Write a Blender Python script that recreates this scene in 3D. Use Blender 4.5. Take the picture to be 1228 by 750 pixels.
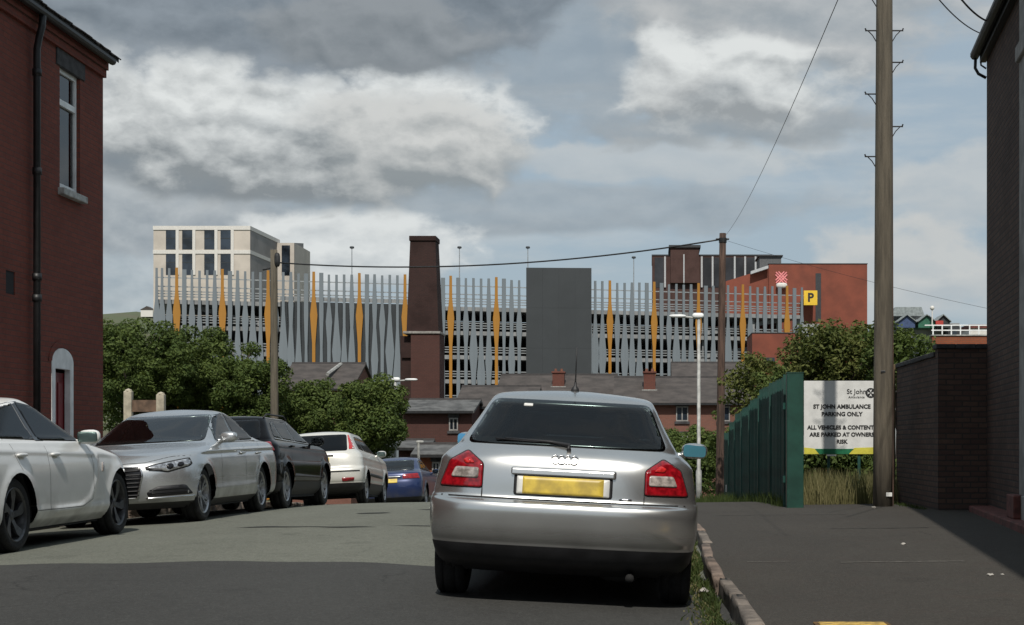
import bpy, bmesh, math, random
import numpy as np
from mathutils import Vector, Matrix
from mathutils.bvhtree import BVHTree
from mathutils.geometry import delaunay_2d_cdt

for o in list(bpy.data.objects): bpy.data.objects.remove(o)
S = bpy.context.scene
C = S.collection
R = math.radians
random.seed(7); rng = np.random.default_rng(7)

# ------------------------------------------------------------------ camera
HC, F, VX, VY = 1.05, 1850.0, 780.0, 531.0      # eye height, focal length and vanishing point in photo pixels
cam = bpy.data.cameras.new('camera'); camo = bpy.data.objects.new('camera', cam); C.objects.link(camo)
camo.location = (0, 0, HC); camo.rotation_euler = (R(90), 0, 0)
cam.sensor_width = 36; cam.lens = F / 1228 * 36
cam.shift_x = -(VX - 614) / 1228; cam.shift_y = (VY - 375) / 1228
cam.clip_start = 0.1; cam.clip_end = 8000
S.camera = camo
S.render.resolution_x, S.render.resolution_y = 1024, 625
S.view_settings.view_transform = 'Standard'; S.view_settings.look = 'None'
S.view_settings.gamma = 1; S.view_settings.use_curve_mapping = False
S.view_settings.exposure = 0.0

# ------------------------------------------------------------------ sun and sky
SUN_EL, SUN_AZ = 50, 3            # degrees; azimuth to the right of straight behind the viewer
sv = Vector((math.sin(R(SUN_AZ)) * math.cos(R(SUN_EL)), -math.cos(R(SUN_AZ)) * math.cos(R(SUN_EL)), math.sin(R(SUN_EL))))
sl = bpy.data.lights.new('sun', 'SUN'); sl.energy = 4.0; sl.angle = R(0.6); sl.color = (1, .95, .87)
so = bpy.data.objects.new('sun', sl); C.objects.link(so); so.rotation_euler = sv.to_track_quat('Z', 'Y').to_euler(); so.location = (20, -40, 60)

W = bpy.data.worlds.new('World'); S.world = W; W.use_nodes = True
nt = W.node_tree; nt.nodes.clear()
class NG:
    """tiny node helper"""
    def __init__(s, nt): s.nt = nt
    def n(s, t, **k):
        nd = s.nt.nodes.new(t)
        for a, v in k.items(): setattr(nd, a, v)
        return nd
    def put(s, sock, v):
        if isinstance(v, bpy.types.NodeSocket): s.nt.links.new(v, sock)
        elif v is not None:
            if hasattr(sock, 'default_value') and hasattr(sock.default_value, '__len__') and isinstance(v, (tuple, list)) and len(v) == 3 and len(sock.default_value) == 4: v = (*v, 1)
            sock.default_value = v
    def m(s, op, a, b=None, c=None, clamp=False):
        nd = s.n('ShaderNodeMath', operation=op, use_clamp=clamp)
        s.put(nd.inputs[0], a)
        if b is not None: s.put(nd.inputs[1], b)
        if c is not None: s.put(nd.inputs[2], c)
        return nd.outputs[0]
    def vm(s, op, a, b=None):
        nd = s.n('ShaderNodeVectorMath', operation=op); s.put(nd.inputs[0], a)
        if b is not None: s.put(nd.inputs[1], b)
        return nd.outputs[0]
    def xyz(s, v):
        nd = s.n('ShaderNodeSeparateXYZ'); s.put(nd.inputs[0], v); return nd.outputs
    def vec(s, x, y, z):
        nd = s.n('ShaderNodeCombineXYZ'); [s.put(nd.inputs[i], q) for i, q in enumerate((x, y, z))]; return nd.outputs[0]
    def noise(s, v, scale, detail=4, rough=.55, lac=2.0, dist=0):
        nd = s.n('ShaderNodeTexNoise'); s.put(nd.inputs['Vector'], v)
        for k, q in (('Scale', scale), ('Detail', detail), ('Roughness', rough), ('Lacunarity', lac), ('Distortion', dist)): nd.inputs[k].default_value = q
        return nd.outputs
    def mix(s, f, a, b, blend='MIX'):
        nd = s.n('ShaderNodeMix', data_type='RGBA', blend_type=blend)
        s.put(nd.inputs[0], f); s.put(nd.inputs[6], a); s.put(nd.inputs[7], b); return nd.outputs[2]
    def ss(s, v, a, b, lo=0., hi=1.):
        nd = s.n('ShaderNodeMapRange', interpolation_type='SMOOTHSTEP')
        s.put(nd.inputs[0], v); nd.inputs[1].default_value = a; nd.inputs[2].default_value = b; nd.inputs[3].default_value = lo; nd.inputs[4].default_value = hi
        return nd.outputs[0]
g = NG(nt)
D = g.n('ShaderNodeTexCoord').outputs['Generated']
sky = g.n('ShaderNodeTexSky', sky_type='NISHITA', sun_disc=False)
sky.sun_elevation = R(SUN_EL); sky.sun_rotation = R(180 - SUN_AZ); sky.altitude = 150; sky.air_density = 1.0; sky.dust_density = 2.5; sky.ozone_density = 1.2
dx, dy, dz = g.xyz(D)
P3 = g.vec(dx, dy, g.m('MULTIPLY', dz, 1.7))
def sc(x, k): return g.m('MULTIPLY', x, k)
def grey(x): return g.vec(x, x, x)
az = g.m('ARCTAN2', dx, dy); el = g.m('ARCSINE', dz)
wx, wy, wz = g.xyz(g.vm('SUBTRACT', g.noise(P3, 6, 4, .55)[1], (.5, .5, .5)))
u = g.m('MULTIPLY_ADD', wx, .09, az); v = g.m('MULTIPLY_ADD', wy, .045, el)
def billow(P_):
    a = g.noise(P_, 13, 2, .5)[0]; b = g.noise(P_, 34, 5, .6)[0]
    ra = g.m('SUBTRACT', 1.0, g.m('MULTIPLY', g.m('ABSOLUTE', g.m('SUBTRACT', a, .5)), 4.0)); rb = g.m('SUBTRACT', 1.0, g.m('MULTIPLY', g.m('ABSOLUTE', g.m('SUBTRACT', b, .5)), 3.6))
    return g.m('ADD', sc(ra, .70), sc(rb, .30))
bil = billow(P3); bup = billow(g.vm('ADD', P3, (.004, -.003, .014)))      # the same billows a little higher: relief
relief = g.m('SUBTRACT', bil, bup)
nbig = g.noise(P3, 3.1, 6, .55)[0]; streak = g.noise(g.vec(dx, dy, g.m('MULTIPLY', dz, 5.0)), 7, 6, .6)[0]
veil = g.mix(.80, sky.outputs[0], (3.45, 4.25, 4.85))                      # thin high cloud over the blue
c = g.mix(sc(g.ss(streak, .44, .70), .5), veil, (4.9, 5.25, 5.4))
far = g.ss(g.m('ADD', nbig, sc(bil, .16)), .60, .78)                       # broken cumulus all round the sky
tone = g.m('ADD', g.m('MULTIPLY_ADD', relief, 1.6, .45), sc(bil, .25), clamp=True)
c = g.mix(sc(far, .40), c, g.mix(tone, (2.5, 2.75, 2.95), (5.5, 5.6, 5.5)))
def cloud(c, px, py, rx, ry, top, base, op=1., rough=.75, edge=(1.08, .62), vt=.55, k=.38):
    a = math.atan((px - VX) / F); e = math.atan((VY - py) / F * math.cos(a))
    un = g.m('MULTIPLY', g.m('SUBTRACT', u, a), F / rx); vn = g.m('MULTIPLY', g.m('SUBTRACT', v, e), F / ry)
    q = g.m('SUBTRACT', g.m('SQRT', g.m('ADD', g.m('MULTIPLY', un, un), g.m('MULTIPLY', vn, vn))), g.m('MULTIPLY', g.m('SUBTRACT', bil, .45), rough))
    cov = sc(g.ss(q, edge[0], edge[1]), op)
    t = g.m('ADD', g.m('ADD', g.m('MULTIPLY_ADD', vn, k, vt), sc(relief, 1.0)), sc(g.m('SUBTRACT', bil, .5), .35), clamp=True)
    return g.mix(cov, c, g.mix(t, base, top))
DK = (1.35, 1.65, 1.95); MD = (2.3, 2.7, 3.05); LT = (4.3, 4.65, 4.85); WH = (6.9, 7.15, 7.1)
c = cloud(c, 700, 40, 190, 95, (3.1, 3.5, 3.8), MD, .55)
c = cloud(c, 960, 10, 230, 75, (4.9, 5.0, 5.0), (3.0, 3.3, 3.5), .8)
c = cloud(c, 540, 245, 420, 36, (3.4, 3.8, 4.1), MD, .65, .5)
c = cloud(c, 185, 250, 140, 44, LT, MD, .85)
c = cloud(c, 420, 298, 125, 48, WH, LT, .9)
c = cloud(c, 1100, 335, 120, 62, (5.6, 5.6, 5.4), LT, .7)
c = cloud(c, 1180, 225, 100, 50, (5.4, 5.5, 5.4), LT, .6)
c = cloud(c, 740, 188, 185, 24, (5.2, 5.4, 5.4), LT, .6, 1.0)
c = cloud(c, 150, 75, 150, 70, (4.6, 4.75, 4.75), MD, .8)
c = cloud(c, 300, 195, 300, 34, MD, (1.75, 2.0, 2.2), .85, .5)
c = cloud(c, 345, 140, 250, 82, WH, (2.3, 2.55, 2.7), .96, .72, (1.10, .60), .56, .62)
c = cloud(c, 500, 180, 120, 52, (5.6, 5.7, 5.6), (2.6, 2.9, 3.05), .85, .72, (1.12, .55), .5, .55)
c = cloud(c, 905, 150, 150, 26, (3.3, 3.6, 3.8), (2.3, 2.6, 2.8), .7)
c = cloud(c, 890, 104, 112, 56, WH, (2.9, 3.15, 3.3), .92, .72, (1.12, .58), .52, .55)
c = cloud(c, 810, 82, 52, 46, WH, (3.6, 3.8, 3.9), .85, .75, (1.12, .55), .6, .4)
c = cloud(c, 310, -15, 330, 92, (2.3, 2.7, 3.1), DK, .95, .7, (1.1, .72), .45, -.25)
c2 = cloud(c, 460, 45, 130, 42, (2.7, 2.95, 3.15), (1.7, 1.95, 2.15), .8)
bg = g.n('ShaderNodeBackground'); g.put(bg.inputs[0], c2); bg.inputs[1].default_value = 0.108
g.put(g.n('ShaderNodeOutputWorld').inputs[0], bg.outputs[0])

# ------------------------------------------------------------------ materials
MATS = {}
def mat(name, col, rough=.7, metal=0., var=.12, vscale=6., bump=0., bscale=40., spec=.5, coat=0., emit=None, stretch=(1, 1, 1), col2=None, trans=0., alpha=1.):
    """Principled material whose colour, gloss and relief are varied by procedural noise."""
    if name in MATS: return MATS[name]
    m = bpy.data.materials.new(name); m.use_nodes = True; MATS[name] = m
    g = NG(m.node_tree); b = m.node_tree.nodes['Principled BSDF']
    tc = g.n('ShaderNodeTexCoord').outputs['Object']
    mp = g.vm('MULTIPLY', tc, stretch)
    nz = g.noise(mp, vscale, 5, .6)[0]
    c2 = col2 if col2 else tuple(min(1, c * (1 - 2.2 * var)) for c in col)
    f = g.ss(nz, .32, .68)
    hi = tuple(min(1, c * (1 + var * .6)) for c in col)
    g.put(b.inputs['Base Color'], g.mix(f, c2, hi))
    b.inputs['Metallic'].default_value = metal; b.inputs['Specular IOR Level'].default_value = spec
    g.put(b.inputs['Roughness'], g.m('MULTIPLY_ADD', nz, .18 * rough, rough * .91))
    if coat: b.inputs['Coat Weight'].default_value = coat; b.inputs['Coat Roughness'].default_value = .04
    if trans: b.inputs['Transmission Weight'].default_value = trans
    if alpha < 1: b.inputs['Alpha'].default_value = alpha
    if emit: b.inputs['Emission Color'].default_value = (*emit[0], 1); b.inputs['Emission Strength'].default_value = emit[1]
    if bump:
        bp = g.n('ShaderNodeBump'); bp.inputs['Strength'].default_value = bump; bp.inputs['Distance'].default_value = .02
        g.put(bp.inputs['Height'], g.noise(mp, bscale, 4, .65)[0]); g.put(b.inputs['Normal'], bp.outputs[0])
    return m

def brick(name, c1, c2, mortar, scale=1.0, msize=.012, rough=.9, dirt=.5, bump=.6):
    if name in MATS: return MATS[name]
    m = bpy.data.materials.new(name); m.use_nodes = True; MATS[name] = m
    g = NG(m.node_tree); b = m.node_tree.nodes['Principled BSDF']
    x, y, z = g.xyz(g.n('ShaderNodeTexCoord').outputs['Object'])
    uv = g.vec(g.m('ADD', x, y), z, 0)
    wob = g.noise(uv, 9, 2)[1]
    uvw = g.vm('ADD', uv, g.vm('MULTIPLY', g.vm('SUBTRACT', wob, (.5, .5, .5)), (.012, .012, 0)))
    bt = g.n('ShaderNodeTexBrick'); g.put(bt.inputs['Vector'], uvw)
    for k, q in (('Scale', scale), ('Mortar Size', msize), ('Mortar Smooth', .3), ('Bias', -.1), ('Brick Width', .225), ('Row Height', .075)): bt.inputs[k].default_value = q
    g.put(bt.inputs['Color1'], c1); g.put(bt.inputs['Color2'], c2); g.put(bt.inputs['Mortar'], mortar)
    big = g.noise(uv, .55, 5, .65)[0]; fine = g.noise(uv, 14, 4, .7)[0]
    col = g.mix(sc_(g, g.ss(big, .42, .72), dirt), bt.outputs[0], tuple(k * .35 for k in c1))
    col = g.mix(sc_(g, g.ss(fine, .45, .75), .45), col, tuple(k * .55 for k in c2))
    g.put(b.inputs['Base Color'], col); b.inputs['Roughness'].default_value = rough; b.inputs['Specular IOR Level'].default_value = .25
    bp = g.n('ShaderNodeBump'); bp.inputs['Strength'].default_value = bump; bp.inputs['Distance'].default_value = .01
    g.put(bp.inputs['Height'], g.m('SUBTRACT', sc_(g, fine, .35), bt.outputs[1])); g.put(b.inputs['Normal'], bp.outputs[0])
    return m
def sc_(g, x, k): return g.m('MULTIPLY', x, k)

def asphalt(name, base, light, stain, s=1.0, rough=.88, stainamt=.5):
    m = bpy.data.materials.new(name); m.use_nodes = True; MATS[name] = m
    g = NG(m.node_tree); b = m.node_tree.nodes['Principled BSDF']
    tc = g.n('ShaderNodeTexCoord').outputs['Object']
    agg = g.n('ShaderNodeTexVoronoi'); g.put(agg.inputs['Vector'], tc); agg.inputs['Scale'].default_value = 85
    ax, ay, azz = g.xyz(agg.outputs['Color'])
    big = g.noise(g.vm('MULTIPLY', tc, (1, .45, 1)), .55 * s, 6, .62)[0]; mid = g.noise(tc, 3.2 * s, 5, .6)[0]; fine = g.noise(tc, 60, 3, .7)[0]
    c = g.mix(g.ss(big, .35, .68), base, light)
    c = g.mix(sc_(g, g.ss(mid, .5, .75), stainamt), c, stain)
    wv = g.vm('ADD', tc, g.vm('MULTIPLY', g.vm('SUBTRACT', g.noise(tc, 2.5, 4)[1], (.5, .5, .5)), (.5, .5, 0)))
    ck = g.n('ShaderNodeTexVoronoi', feature='DISTANCE_TO_EDGE'); g.put(ck.inputs['Vector'], wv); ck.inputs['Scale'].default_value = .55
    crack = g.m('MULTIPLY', g.ss(ck.outputs['Distance'], .012, .002), g.ss(g.noise(tc, .35, 3)[0], .50, .62))
    c = g.mix(sc_(g, crack, .75), c, tuple(k * .3 for k in base))
    spot = g.ss(g.noise(tc, 1.3, 3, .5)[0], .62, .72)
    c = g.mix(sc_(g, spot, .45), c, tuple(k * .5 for k in base))
    c = g.mix(sc_(g, ax, .6), c, g.mix(ay, tuple(k * .55 for k in base), tuple(min(1, k * 1.7) for k in light)))
    c = g.mix(sc_(g, g.ss(fine, .3, .8), .25), c, stain)
    c = g.mix(sc_(g, g.ss(g.noise(tc, 17, 4, .7)[0], .46, .66), .30), c, tuple(k * .55 for k in base))
    c = g.mix(sc_(g, g.ss(g.noise(tc, 26, 3, .7)[0], .60, .72), .30), c, tuple(min(1, k * 1.6) for k in light))
    g.put(b.inputs['Base Color'], c); b.inputs['Roughness'].default_value = rough; b.inputs['Specular IOR Level'].default_value = .3
    bp = g.n('ShaderNodeBump'); bp.inputs['Strength'].default_value = .5; bp.inputs['Distance'].default_value = .006
    g.put(bp.inputs['Height'], g.m('ADD', agg.outputs['Distance'], sc_(g, fine, .7))); g.put(b.inputs['Normal'], bp.outputs[0])
    return m

def leafmat(name, a, bcol, trans=.25):
    m = bpy.data.materials.new(name); m.use_nodes = True; MATS[name] = m
    g = NG(m.node_tree); nt = m.node_tree; b = nt.nodes['Principled BSDF']
    at = g.n('ShaderNodeAttribute', attribute_name='tint').outputs['Fac']
    nz = g.noise(g.n('ShaderNodeTexCoord').outputs['Object'], 1.1, 3)[0]
    f = g.m('ADD', sc_(g, at, .65), sc_(g, g.ss(nz, .35, .65), .35))
    col = g.mix(f, a, bcol)
    g.put(b.inputs['Base Color'], col); b.inputs['Roughness'].default_value = .7; b.inputs['Specular IOR Level'].default_value = .2
    t = g.n('ShaderNodeBsdfTranslucent'); g.put(t.inputs[0], g.mix(.5, col, (.12, .16, .02)))
    mx = g.n('ShaderNodeMixShader'); mx.inputs[0].default_value = trans
    nt.links.new(b.outputs[0], mx.inputs[1]); nt.links.new(t.outputs[0], mx.inputs[2])
    nt.links.new(mx.outputs[0], nt.nodes['Material Output'].inputs[0])
    return m

def glassmat(name, tint, refl=1.0, clear=.55, rough=.02):
    """tinted window glass: lets tinted light through and mirrors its surroundings by angle"""
    m = bpy.data.materials.new(name); m.use_nodes = True; MATS[name] = m
    nt = m.node_tree; nt.nodes.clear(); g = NG(nt)
    nz = g.noise(g.n('ShaderNodeTexCoord').outputs['Object'], 3.0, 3)[0]
    tr = g.n('ShaderNodeBsdfTransparent'); g.put(tr.inputs[0], g.mix(sc_(g, nz, .25), tuple(clear * k for k in tint), tuple(clear * .7 * k for k in tint)))
    gl = g.n('ShaderNodeBsdfGlossy'); gl.inputs['Roughness'].default_value = rough; g.put(gl.inputs[0], (refl, refl, refl))
    fr = g.n('ShaderNodeFresnel'); fr.inputs[0].default_value = 1.52
    mx = g.n('ShaderNodeMixShader'); g.put(mx.inputs[0], g.m('MULTIPLY_ADD', fr.outputs[0], 1.0, .01, clamp=True))
    nt.links.new(tr.outputs[0], mx.inputs[1]); nt.links.new(gl.outputs[0], mx.inputs[2])
    nt.links.new(mx.outputs[0], g.n('ShaderNodeOutputMaterial').inputs[0])
    return m

# ------------------------------------------------------------------ object helpers
def P(px, py, d): return Vector(((px - VX) / F * d, d, HC + (VY - py) / F * d))
def X(px, d): return (px - VX) / F * d
def Z(py, d): return HC + (VY - py) / F * d

class MB:
    def __init__(s): s.v = []; s.f = []; s.t = []
    def add(s, vs, fs):
        b = len(s.v); s.v += [tuple(q) for q in vs]; s.f += [tuple(i + b for i in f) for f in fs]; return s
    def box(s, x0, x1, y0, y1, z0, z1):
        return s.add([(x0, y0, z0), (x1, y0, z0), (x1, y1, z0), (x0, y1, z0), (x0, y0, z1), (x1, y0, z1), (x1, y1, z1), (x0, y1, z1)],
                     [(0, 3, 2, 1), (4, 5, 6, 7), (0, 1, 5, 4), (1, 2, 6, 5), (2, 3, 7, 6), (3, 0, 4, 7)])
    def bevbox(s, x0, x1, y0, y1, z0, z1, bw=.01, seg=1):
        bm = bmesh.new(); bmesh.ops.create_cube(bm, size=1)
        for q in bm.verts: q.co = Vector(((x0 + x1) / 2 + q.co.x * (x1 - x0), (y0 + y1) / 2 + q.co.y * (y1 - y0), (z0 + z1) / 2 + q.co.z * (z1 - z0)))
        bmesh.ops.bevel(bm, geom=bm.edges[:], offset=bw, segments=seg, affect='EDGES', profile=.7)
        bm.verts.index_update(); s.add([q.co[:] for q in bm.verts], [[q.index for q in f.verts] for f in bm.faces]); bm.free(); return s
    def prism(s, pts, a, b, axis='y'):
        """extrude a 2-D outline: axis 'y' pts=(x,z), 'x' pts=(y,z), 'z' pts=(x,y)"""
        n = len(pts)
        mk = {'y': lambda p, t: (p[0], t, p[1]), 'x': lambda p, t: (t, p[0], p[1]), 'z': lambda p, t: (p[0], p[1], t)}[axis]
        vs = [mk(p, a) for p in pts] + [mk(p, b) for p in pts]
        return s.add(vs, [tuple(range(n)), tuple(range(2 * n - 1, n - 1, -1))] + [(i, i + n, (i + 1) % n + n, (i + 1) % n) for i in range(n)])
    def tube(s, pts, r, n=8, cap=True):
        pts = [Vector(p) for p in pts]; rs = r if hasattr(r, '__len__') else [r] * len(pts)
        t0 = (pts[1] - pts[0]).normalized(); up = Vector((0, 0, 1)) if abs(t0.z) < .9 else Vector((1, 0, 0))
        vs = []; fs = []
        for i, p in enumerate(pts):
            t = (pts[min(i + 1, len(pts) - 1)] - pts[max(i - 1, 0)]).normalized()
            a = t.cross(up).normalized(); b = t.cross(a)
            for k in range(n):
                q = 2 * math.pi * k / n; vs.append(p + (a * math.cos(q) + b * math.sin(q)) * rs[i])
        for i in range(len(pts) - 1):
            for k in range(n): fs.append((i * n + k, i * n + (k + 1) % n, (i + 1) * n + (k + 1) % n, (i + 1) * n + k))
        if cap: fs += [tuple(range(n - 1, -1, -1)), tuple(range((len(pts) - 1) * n, len(pts) * n))]
        return s.add(vs, fs)
    def lathe(s, prof, n=32, axis='x', c=(0, 0, 0)):
        """prof: list of (axial, radius)"""
        vs = []; fs = []
        for a, r in prof:
            for k in range(n):
                q = 2 * math.pi * k / n; ca, sa = r * math.cos(q), r * math.sin(q)
                vs.append({'x': (c[0] + a, c[1] + ca, c[2] + sa), 'y': (c[0] + ca, c[1] + a, c[2] + sa), 'z': (c[0] + ca, c[1] + sa, c[2] + a)}[axis])
        for i in range(len(prof) - 1):
            for k in range(n): fs.append((i * n + k, i * n + (k + 1) % n, (i + 1) * n + (k + 1) % n, (i + 1) * n + k))
        return s.add(vs, fs)
    def rblob(s, c, size, e=4, nu=16, nv=10):
        """superellipsoid: a soft box"""
        vs = []; fs = []
        pw = lambda q: math.copysign(abs(q) ** (2 / e), q)
        for i in range(nv + 1):
            ph = -math.pi / 2 + math.pi * i / nv
            for k in range(nu):
                th = 2 * math.pi * k / nu
                vs.append((c[0] + size[0] / 2 * pw(math.cos(ph)) * pw(math.cos(th)), c[1] + size[1] / 2 * pw(math.cos(ph)) * pw(math.sin(th)), c[2] + size[2] / 2 * pw(math.sin(ph))))
        for i in range(nv):
            for k in range(nu): fs.append((i * nu + k, i * nu + (k + 1) % nu, (i + 1) * nu + (k + 1) % nu, (i + 1) * nu + k))
        return s.add(vs, fs)
    def mesh(s, name, smooth=False):
        me = bpy.data.meshes.new(name); me.from_pydata(s.v, [], s.f); me.update()
        bm = bmesh.new(); bm.from_mesh(me); bmesh.ops.recalc_face_normals(bm, faces=bm.faces[:]); bm.to_mesh(me); bm.free()
        if smooth: me.shade_smooth()
        return me
    def build(s, name, m, parent=None, smooth=False, label=None, cat=None, group=None, kind=None, loc=None, rot=None):
        return link(name, s.mesh(name, smooth), m, parent, label, cat, group, kind, loc, rot)
def link(name, me, m, parent=None, label=None, cat=None, group=None, kind=None, loc=None, rot=None):
    o = bpy.data.objects.new(name, me); C.objects.link(o)
    if m is not None and me is not None and len(me.materials) == 0:
        for q in (m if isinstance(m, (list, tuple)) else [m]): me.materials.append(q)
    if parent is not None: o.parent = parent
    if label: o['label'] = label
    if cat: o['category'] = cat
    if group: o['group'] = group
    if kind: o['kind'] = kind
    if loc is not None: o.location = loc
    if rot is not None: o.rotation_euler = rot
    return o
def thing(name, label, cat, loc=(0, 0, 0), rot=(0, 0, 0), group=None):
    return link(name, None, None, None, label, cat, group, None, loc, rot)
def text_mesh(txt, size, bold=0., align='CENTER', spacing=1.0, depth=.002):
    cu = bpy.data.curves.new('t', 'FONT'); cu.body = txt; cu.size = size; cu.align_x = align; cu.align_y = 'CENTER'; cu.offset = bold; cu.extrude = depth; cu.space_character = spacing; cu.resolution_u = 4
    o = bpy.data.objects.new('t', cu); C.objects.link(o); dg = bpy.context.evaluated_depsgraph_get()
    me = bpy.data.meshes.new_from_object(o.evaluated_get(dg)); bpy.data.objects.remove(o); return me

# ------------------------------------------------------------------ shape of the land
def gl(y):
    """street level along its length: a slight rise to a crest, then downhill"""
    s = min(1, max(0, (y - 8) / 12)); z = .02 * s * s * (3 - 2 * s)
    if y > 20:
        uu = min(y - 20, 12.0); z -= .0019 * uu * uu
    if y > 32: z -= .05 * (min(y, 110) - 32)
    if y > 110: z -= .02 * (min(y, 170) - 110)
    return z
RX0, RX1, RC = -7.75, .62, -3.6
def road_z(x, y): return gl(y) + .07 - .15 * ((x - RC) / 4.2) ** 2
def pave_z(x, y): return gl(y) + .055 + (x - .75) * .012
def kerb_x(y): return .535 + .03 * math.sin(y * .9) * (1 if y < 24 else .3)

def sheet(name, xs, ys, zf, m, kind='structure', parent=None, off=0, **k):
    vs = []; fs = []
    nx = len(xs)
    for y in ys:
        for x in xs:
            xx = x(y) if callable(x) else x
            vs.append((xx, y, zf(xx, y) + off))
    for j in range(len(ys) - 1):
        for i in range(nx - 1): fs.append((j * nx + i, j * nx + i + 1, (j + 1) * nx + i + 1, (j + 1) * nx + i))
    return MB().add(vs, fs).build(name, m, parent, smooth=True, kind=kind, **k)

ystreet = list(np.arange(-30, 12, 2.0)) + list(np.arange(12, 60, .5)) + list(np.arange(60, 131, 5.0))
M_road = asphalt('weathered_asphalt', (.108, .112, .092), (.146, .150, .124), (.073, .076, .064), stainamt=.35)
M_dark = asphalt('newer_asphalt', (.038, .038, .036), (.050, .050, .047), (.026, .026, .025), stainamt=.4)
M_pave = asphalt('pavement_asphalt', (.037, .034, .029), (.050, .046, .039), (.047, .032, .027), stainamt=.45)
M_tar = asphalt('tar_seal', (.022, .023, .022), (.035, .035, .033), (.03, .03, .03))
road = sheet('road', list(np.linspace(RX0, RX1 + .1, 18)), ystreet, road_z, M_road)
EDGE0 = 12.5
def edge(x): return EDGE0 + .10 * math.sin(x * 1.7) + .06 * math.sin(x * 5.1 + 1) - .05 * x * .3
vs = []; fs = []; xsn = np.linspace(RX0 + .01, RX1 + .08, 70)
ydk = list(np.arange(-30, 12, 1.5)) + [12.0]
for x in xsn:
    for y in ydk + [edge(x)]: vs.append((x, y, road_z(x, y) + .005))
nn = len(ydk) + 1
for i in range(len(xsn) - 1):
    for j in range(nn - 1): fs.append((i * nn + j, (i + 1) * nn + j, (i + 1) * nn + j + 1, i * nn + j + 1))
MB().add(vs, fs).build('resurfaced_road', M_dark, smooth=True, kind='structure')
def scar(path, wfun, name='tar_seam'):
    vs = []; fs = []
    for i, (x, y) in enumerate(path):
        w = wfun(i / (len(path) - 1)); vs += [(x, y - w, road_z(x, y - w) + .005), (x, y + w, road_z(x, y + w) + .005)]
    fs = [(2 * i, 2 * i + 2, 2 * i + 3, 2 * i + 1) for i in range(len(path) - 1)]
    MB().add(vs, fs).build(name, M_tar, road, smooth=True)
scar([(x, 17.6 + .05 * math.sin(4 * x) + .03 * math.sin(11 * x)) for x in np.linspace(-4.75, -3.1, 22)], lambda t: .10 * min(1, 6 * t, 5 * (1 - t)) * (.7 + .3 * math.sin(9 * t)))
scar([(x, 17.95 + .04 * math.sin(3 * x)) for x in np.linspace(-3.05, -1.0, 22)], lambda t: .055 * min(1, 6 * t) * (.7 + .3 * math.sin(12 * t)))
scar([(x, 21.0 + .12 * math.sin(5 * x)) for x in np.linspace(-4.0, -3.55, 10)], lambda t: .16 * min(1, 4 * t, 4 * (1 - t)))
scar([(x, 22.3 + .06 * math.sin(3 * x)) for x in np.linspace(-3.4, -1.2, 16)], lambda t: .22 * min(1, 5 * t))

xr = [lambda y: kerb_x(y) + .02] + list(np.linspace(.9, 7.5, 9))
pav = sheet('pavement_right', xr, ystreet, pave_z, M_pave)
sheet('pavement_left', list(np.linspace(-10.5, RX0 - .12, 4)), ystreet, lambda x, y: gl(y) + .06, M_pave)
def pseam(x0, x1, y, w, m, seed):
    r_ = random.Random(seed); pts = np.linspace(x0, x1, 26); vs = []
    for x in pts:
        yy = y + .02 * math.sin(3 * x + seed) + r_.uniform(-.008, .008); ww = w * r_.uniform(.3, 1)
        vs += [(x, yy - ww, pave_z(x, yy - ww) + .004), (x, yy + ww, pave_z(x, yy + ww) + .004)]
    MB().add(vs, [(2 * i, 2 * i + 2, 2 * i + 3, 2 * i + 1) for i in range(25)]).build('asphalt_joint', m, pav, smooth=True)
M_joint = asphalt('worn_joint', (.11, .10, .09), (.15, .14, .125), (.08, .075, .07))
pseam(.8, 1.15, 12.75, .03, M_joint, 1); pseam(1.55, 2.55, 12.55, .035, M_joint, 2); pseam(2.0, 3.1, 17.2, .03, M_tar, 3); pseam(.8, 2.6, 20.5, .03, M_tar, 4)
# kerbs: every stone a piece
M_kerb = mat('kerb_stone', (.185, .140, .112), .9, var=.3, vscale=5, bump=.5, bscale=25)
kerb = thing('kerb', 'worn stone kerb between the weeds and the asphalt pavement on the sign side', 'kerb')
M_kerb2 = mat('kerb_stone_pale', (.165, .140, .118), .9, var=.3, vscale=4, bump=.5, bscale=25)
def kerbline(parent, ys, xf, wid, top, ln, seed):
    rr = random.Random(seed); y = ys[0]
    while y < ys[1]:
        l = ln * rr.uniform(.75, 1.15); x0 = xf(y); x1 = xf(y + l); jz = rr.uniform(-.012, .012)
        jx = rr.uniform(-.010, .010)
        bm = bmesh.new(); bmesh.ops.create_cube(bm, size=1); bmesh.ops.subdivide_edges(bm, edges=bm.edges[:], cuts=5, use_grid_fill=True)
        for q in bm.verts:
            q.co += Vector((rr.uniform(-1, 1) * .13, rr.uniform(-1, 1) * .012, rr.uniform(-1, 1) * .02))
            q.co = Vector((q.co.x * wid, q.co.y * (l - .02), q.co.z * .22))
        bmesh.ops.smooth_vert(bm, verts=bm.verts[:], factor=.35, use_axis_x=True, use_axis_y=False, use_axis_z=True)
        me = bpy.data.meshes.new('kerb_stone'); bm.to_mesh(me); bm.free(); me.shade_smooth()
        link('kerb_stone', me, rr.choice([M_kerb, M_kerb2]), parent, loc=(x0 + jx, y + l / 2, top(x0, y + l / 2) - .115 + jz), rot=(math.atan(gl(y + l) - gl(y)), 0, -math.atan2(x1 - x0, l)))
        y += l
kerbline(kerb, (5, 40), kerb_x, .085, lambda x, y: gl(y) + .066, 1.7, 3)
kerb2 = thing('kerb', 'pale kerb line beside the row of cars along the red house', 'kerb')
kerbline(kerb2, (10, 45), lambda y: RX0 - .03, .15, lambda x, y: gl(y) + .08, .9, 4)

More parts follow.
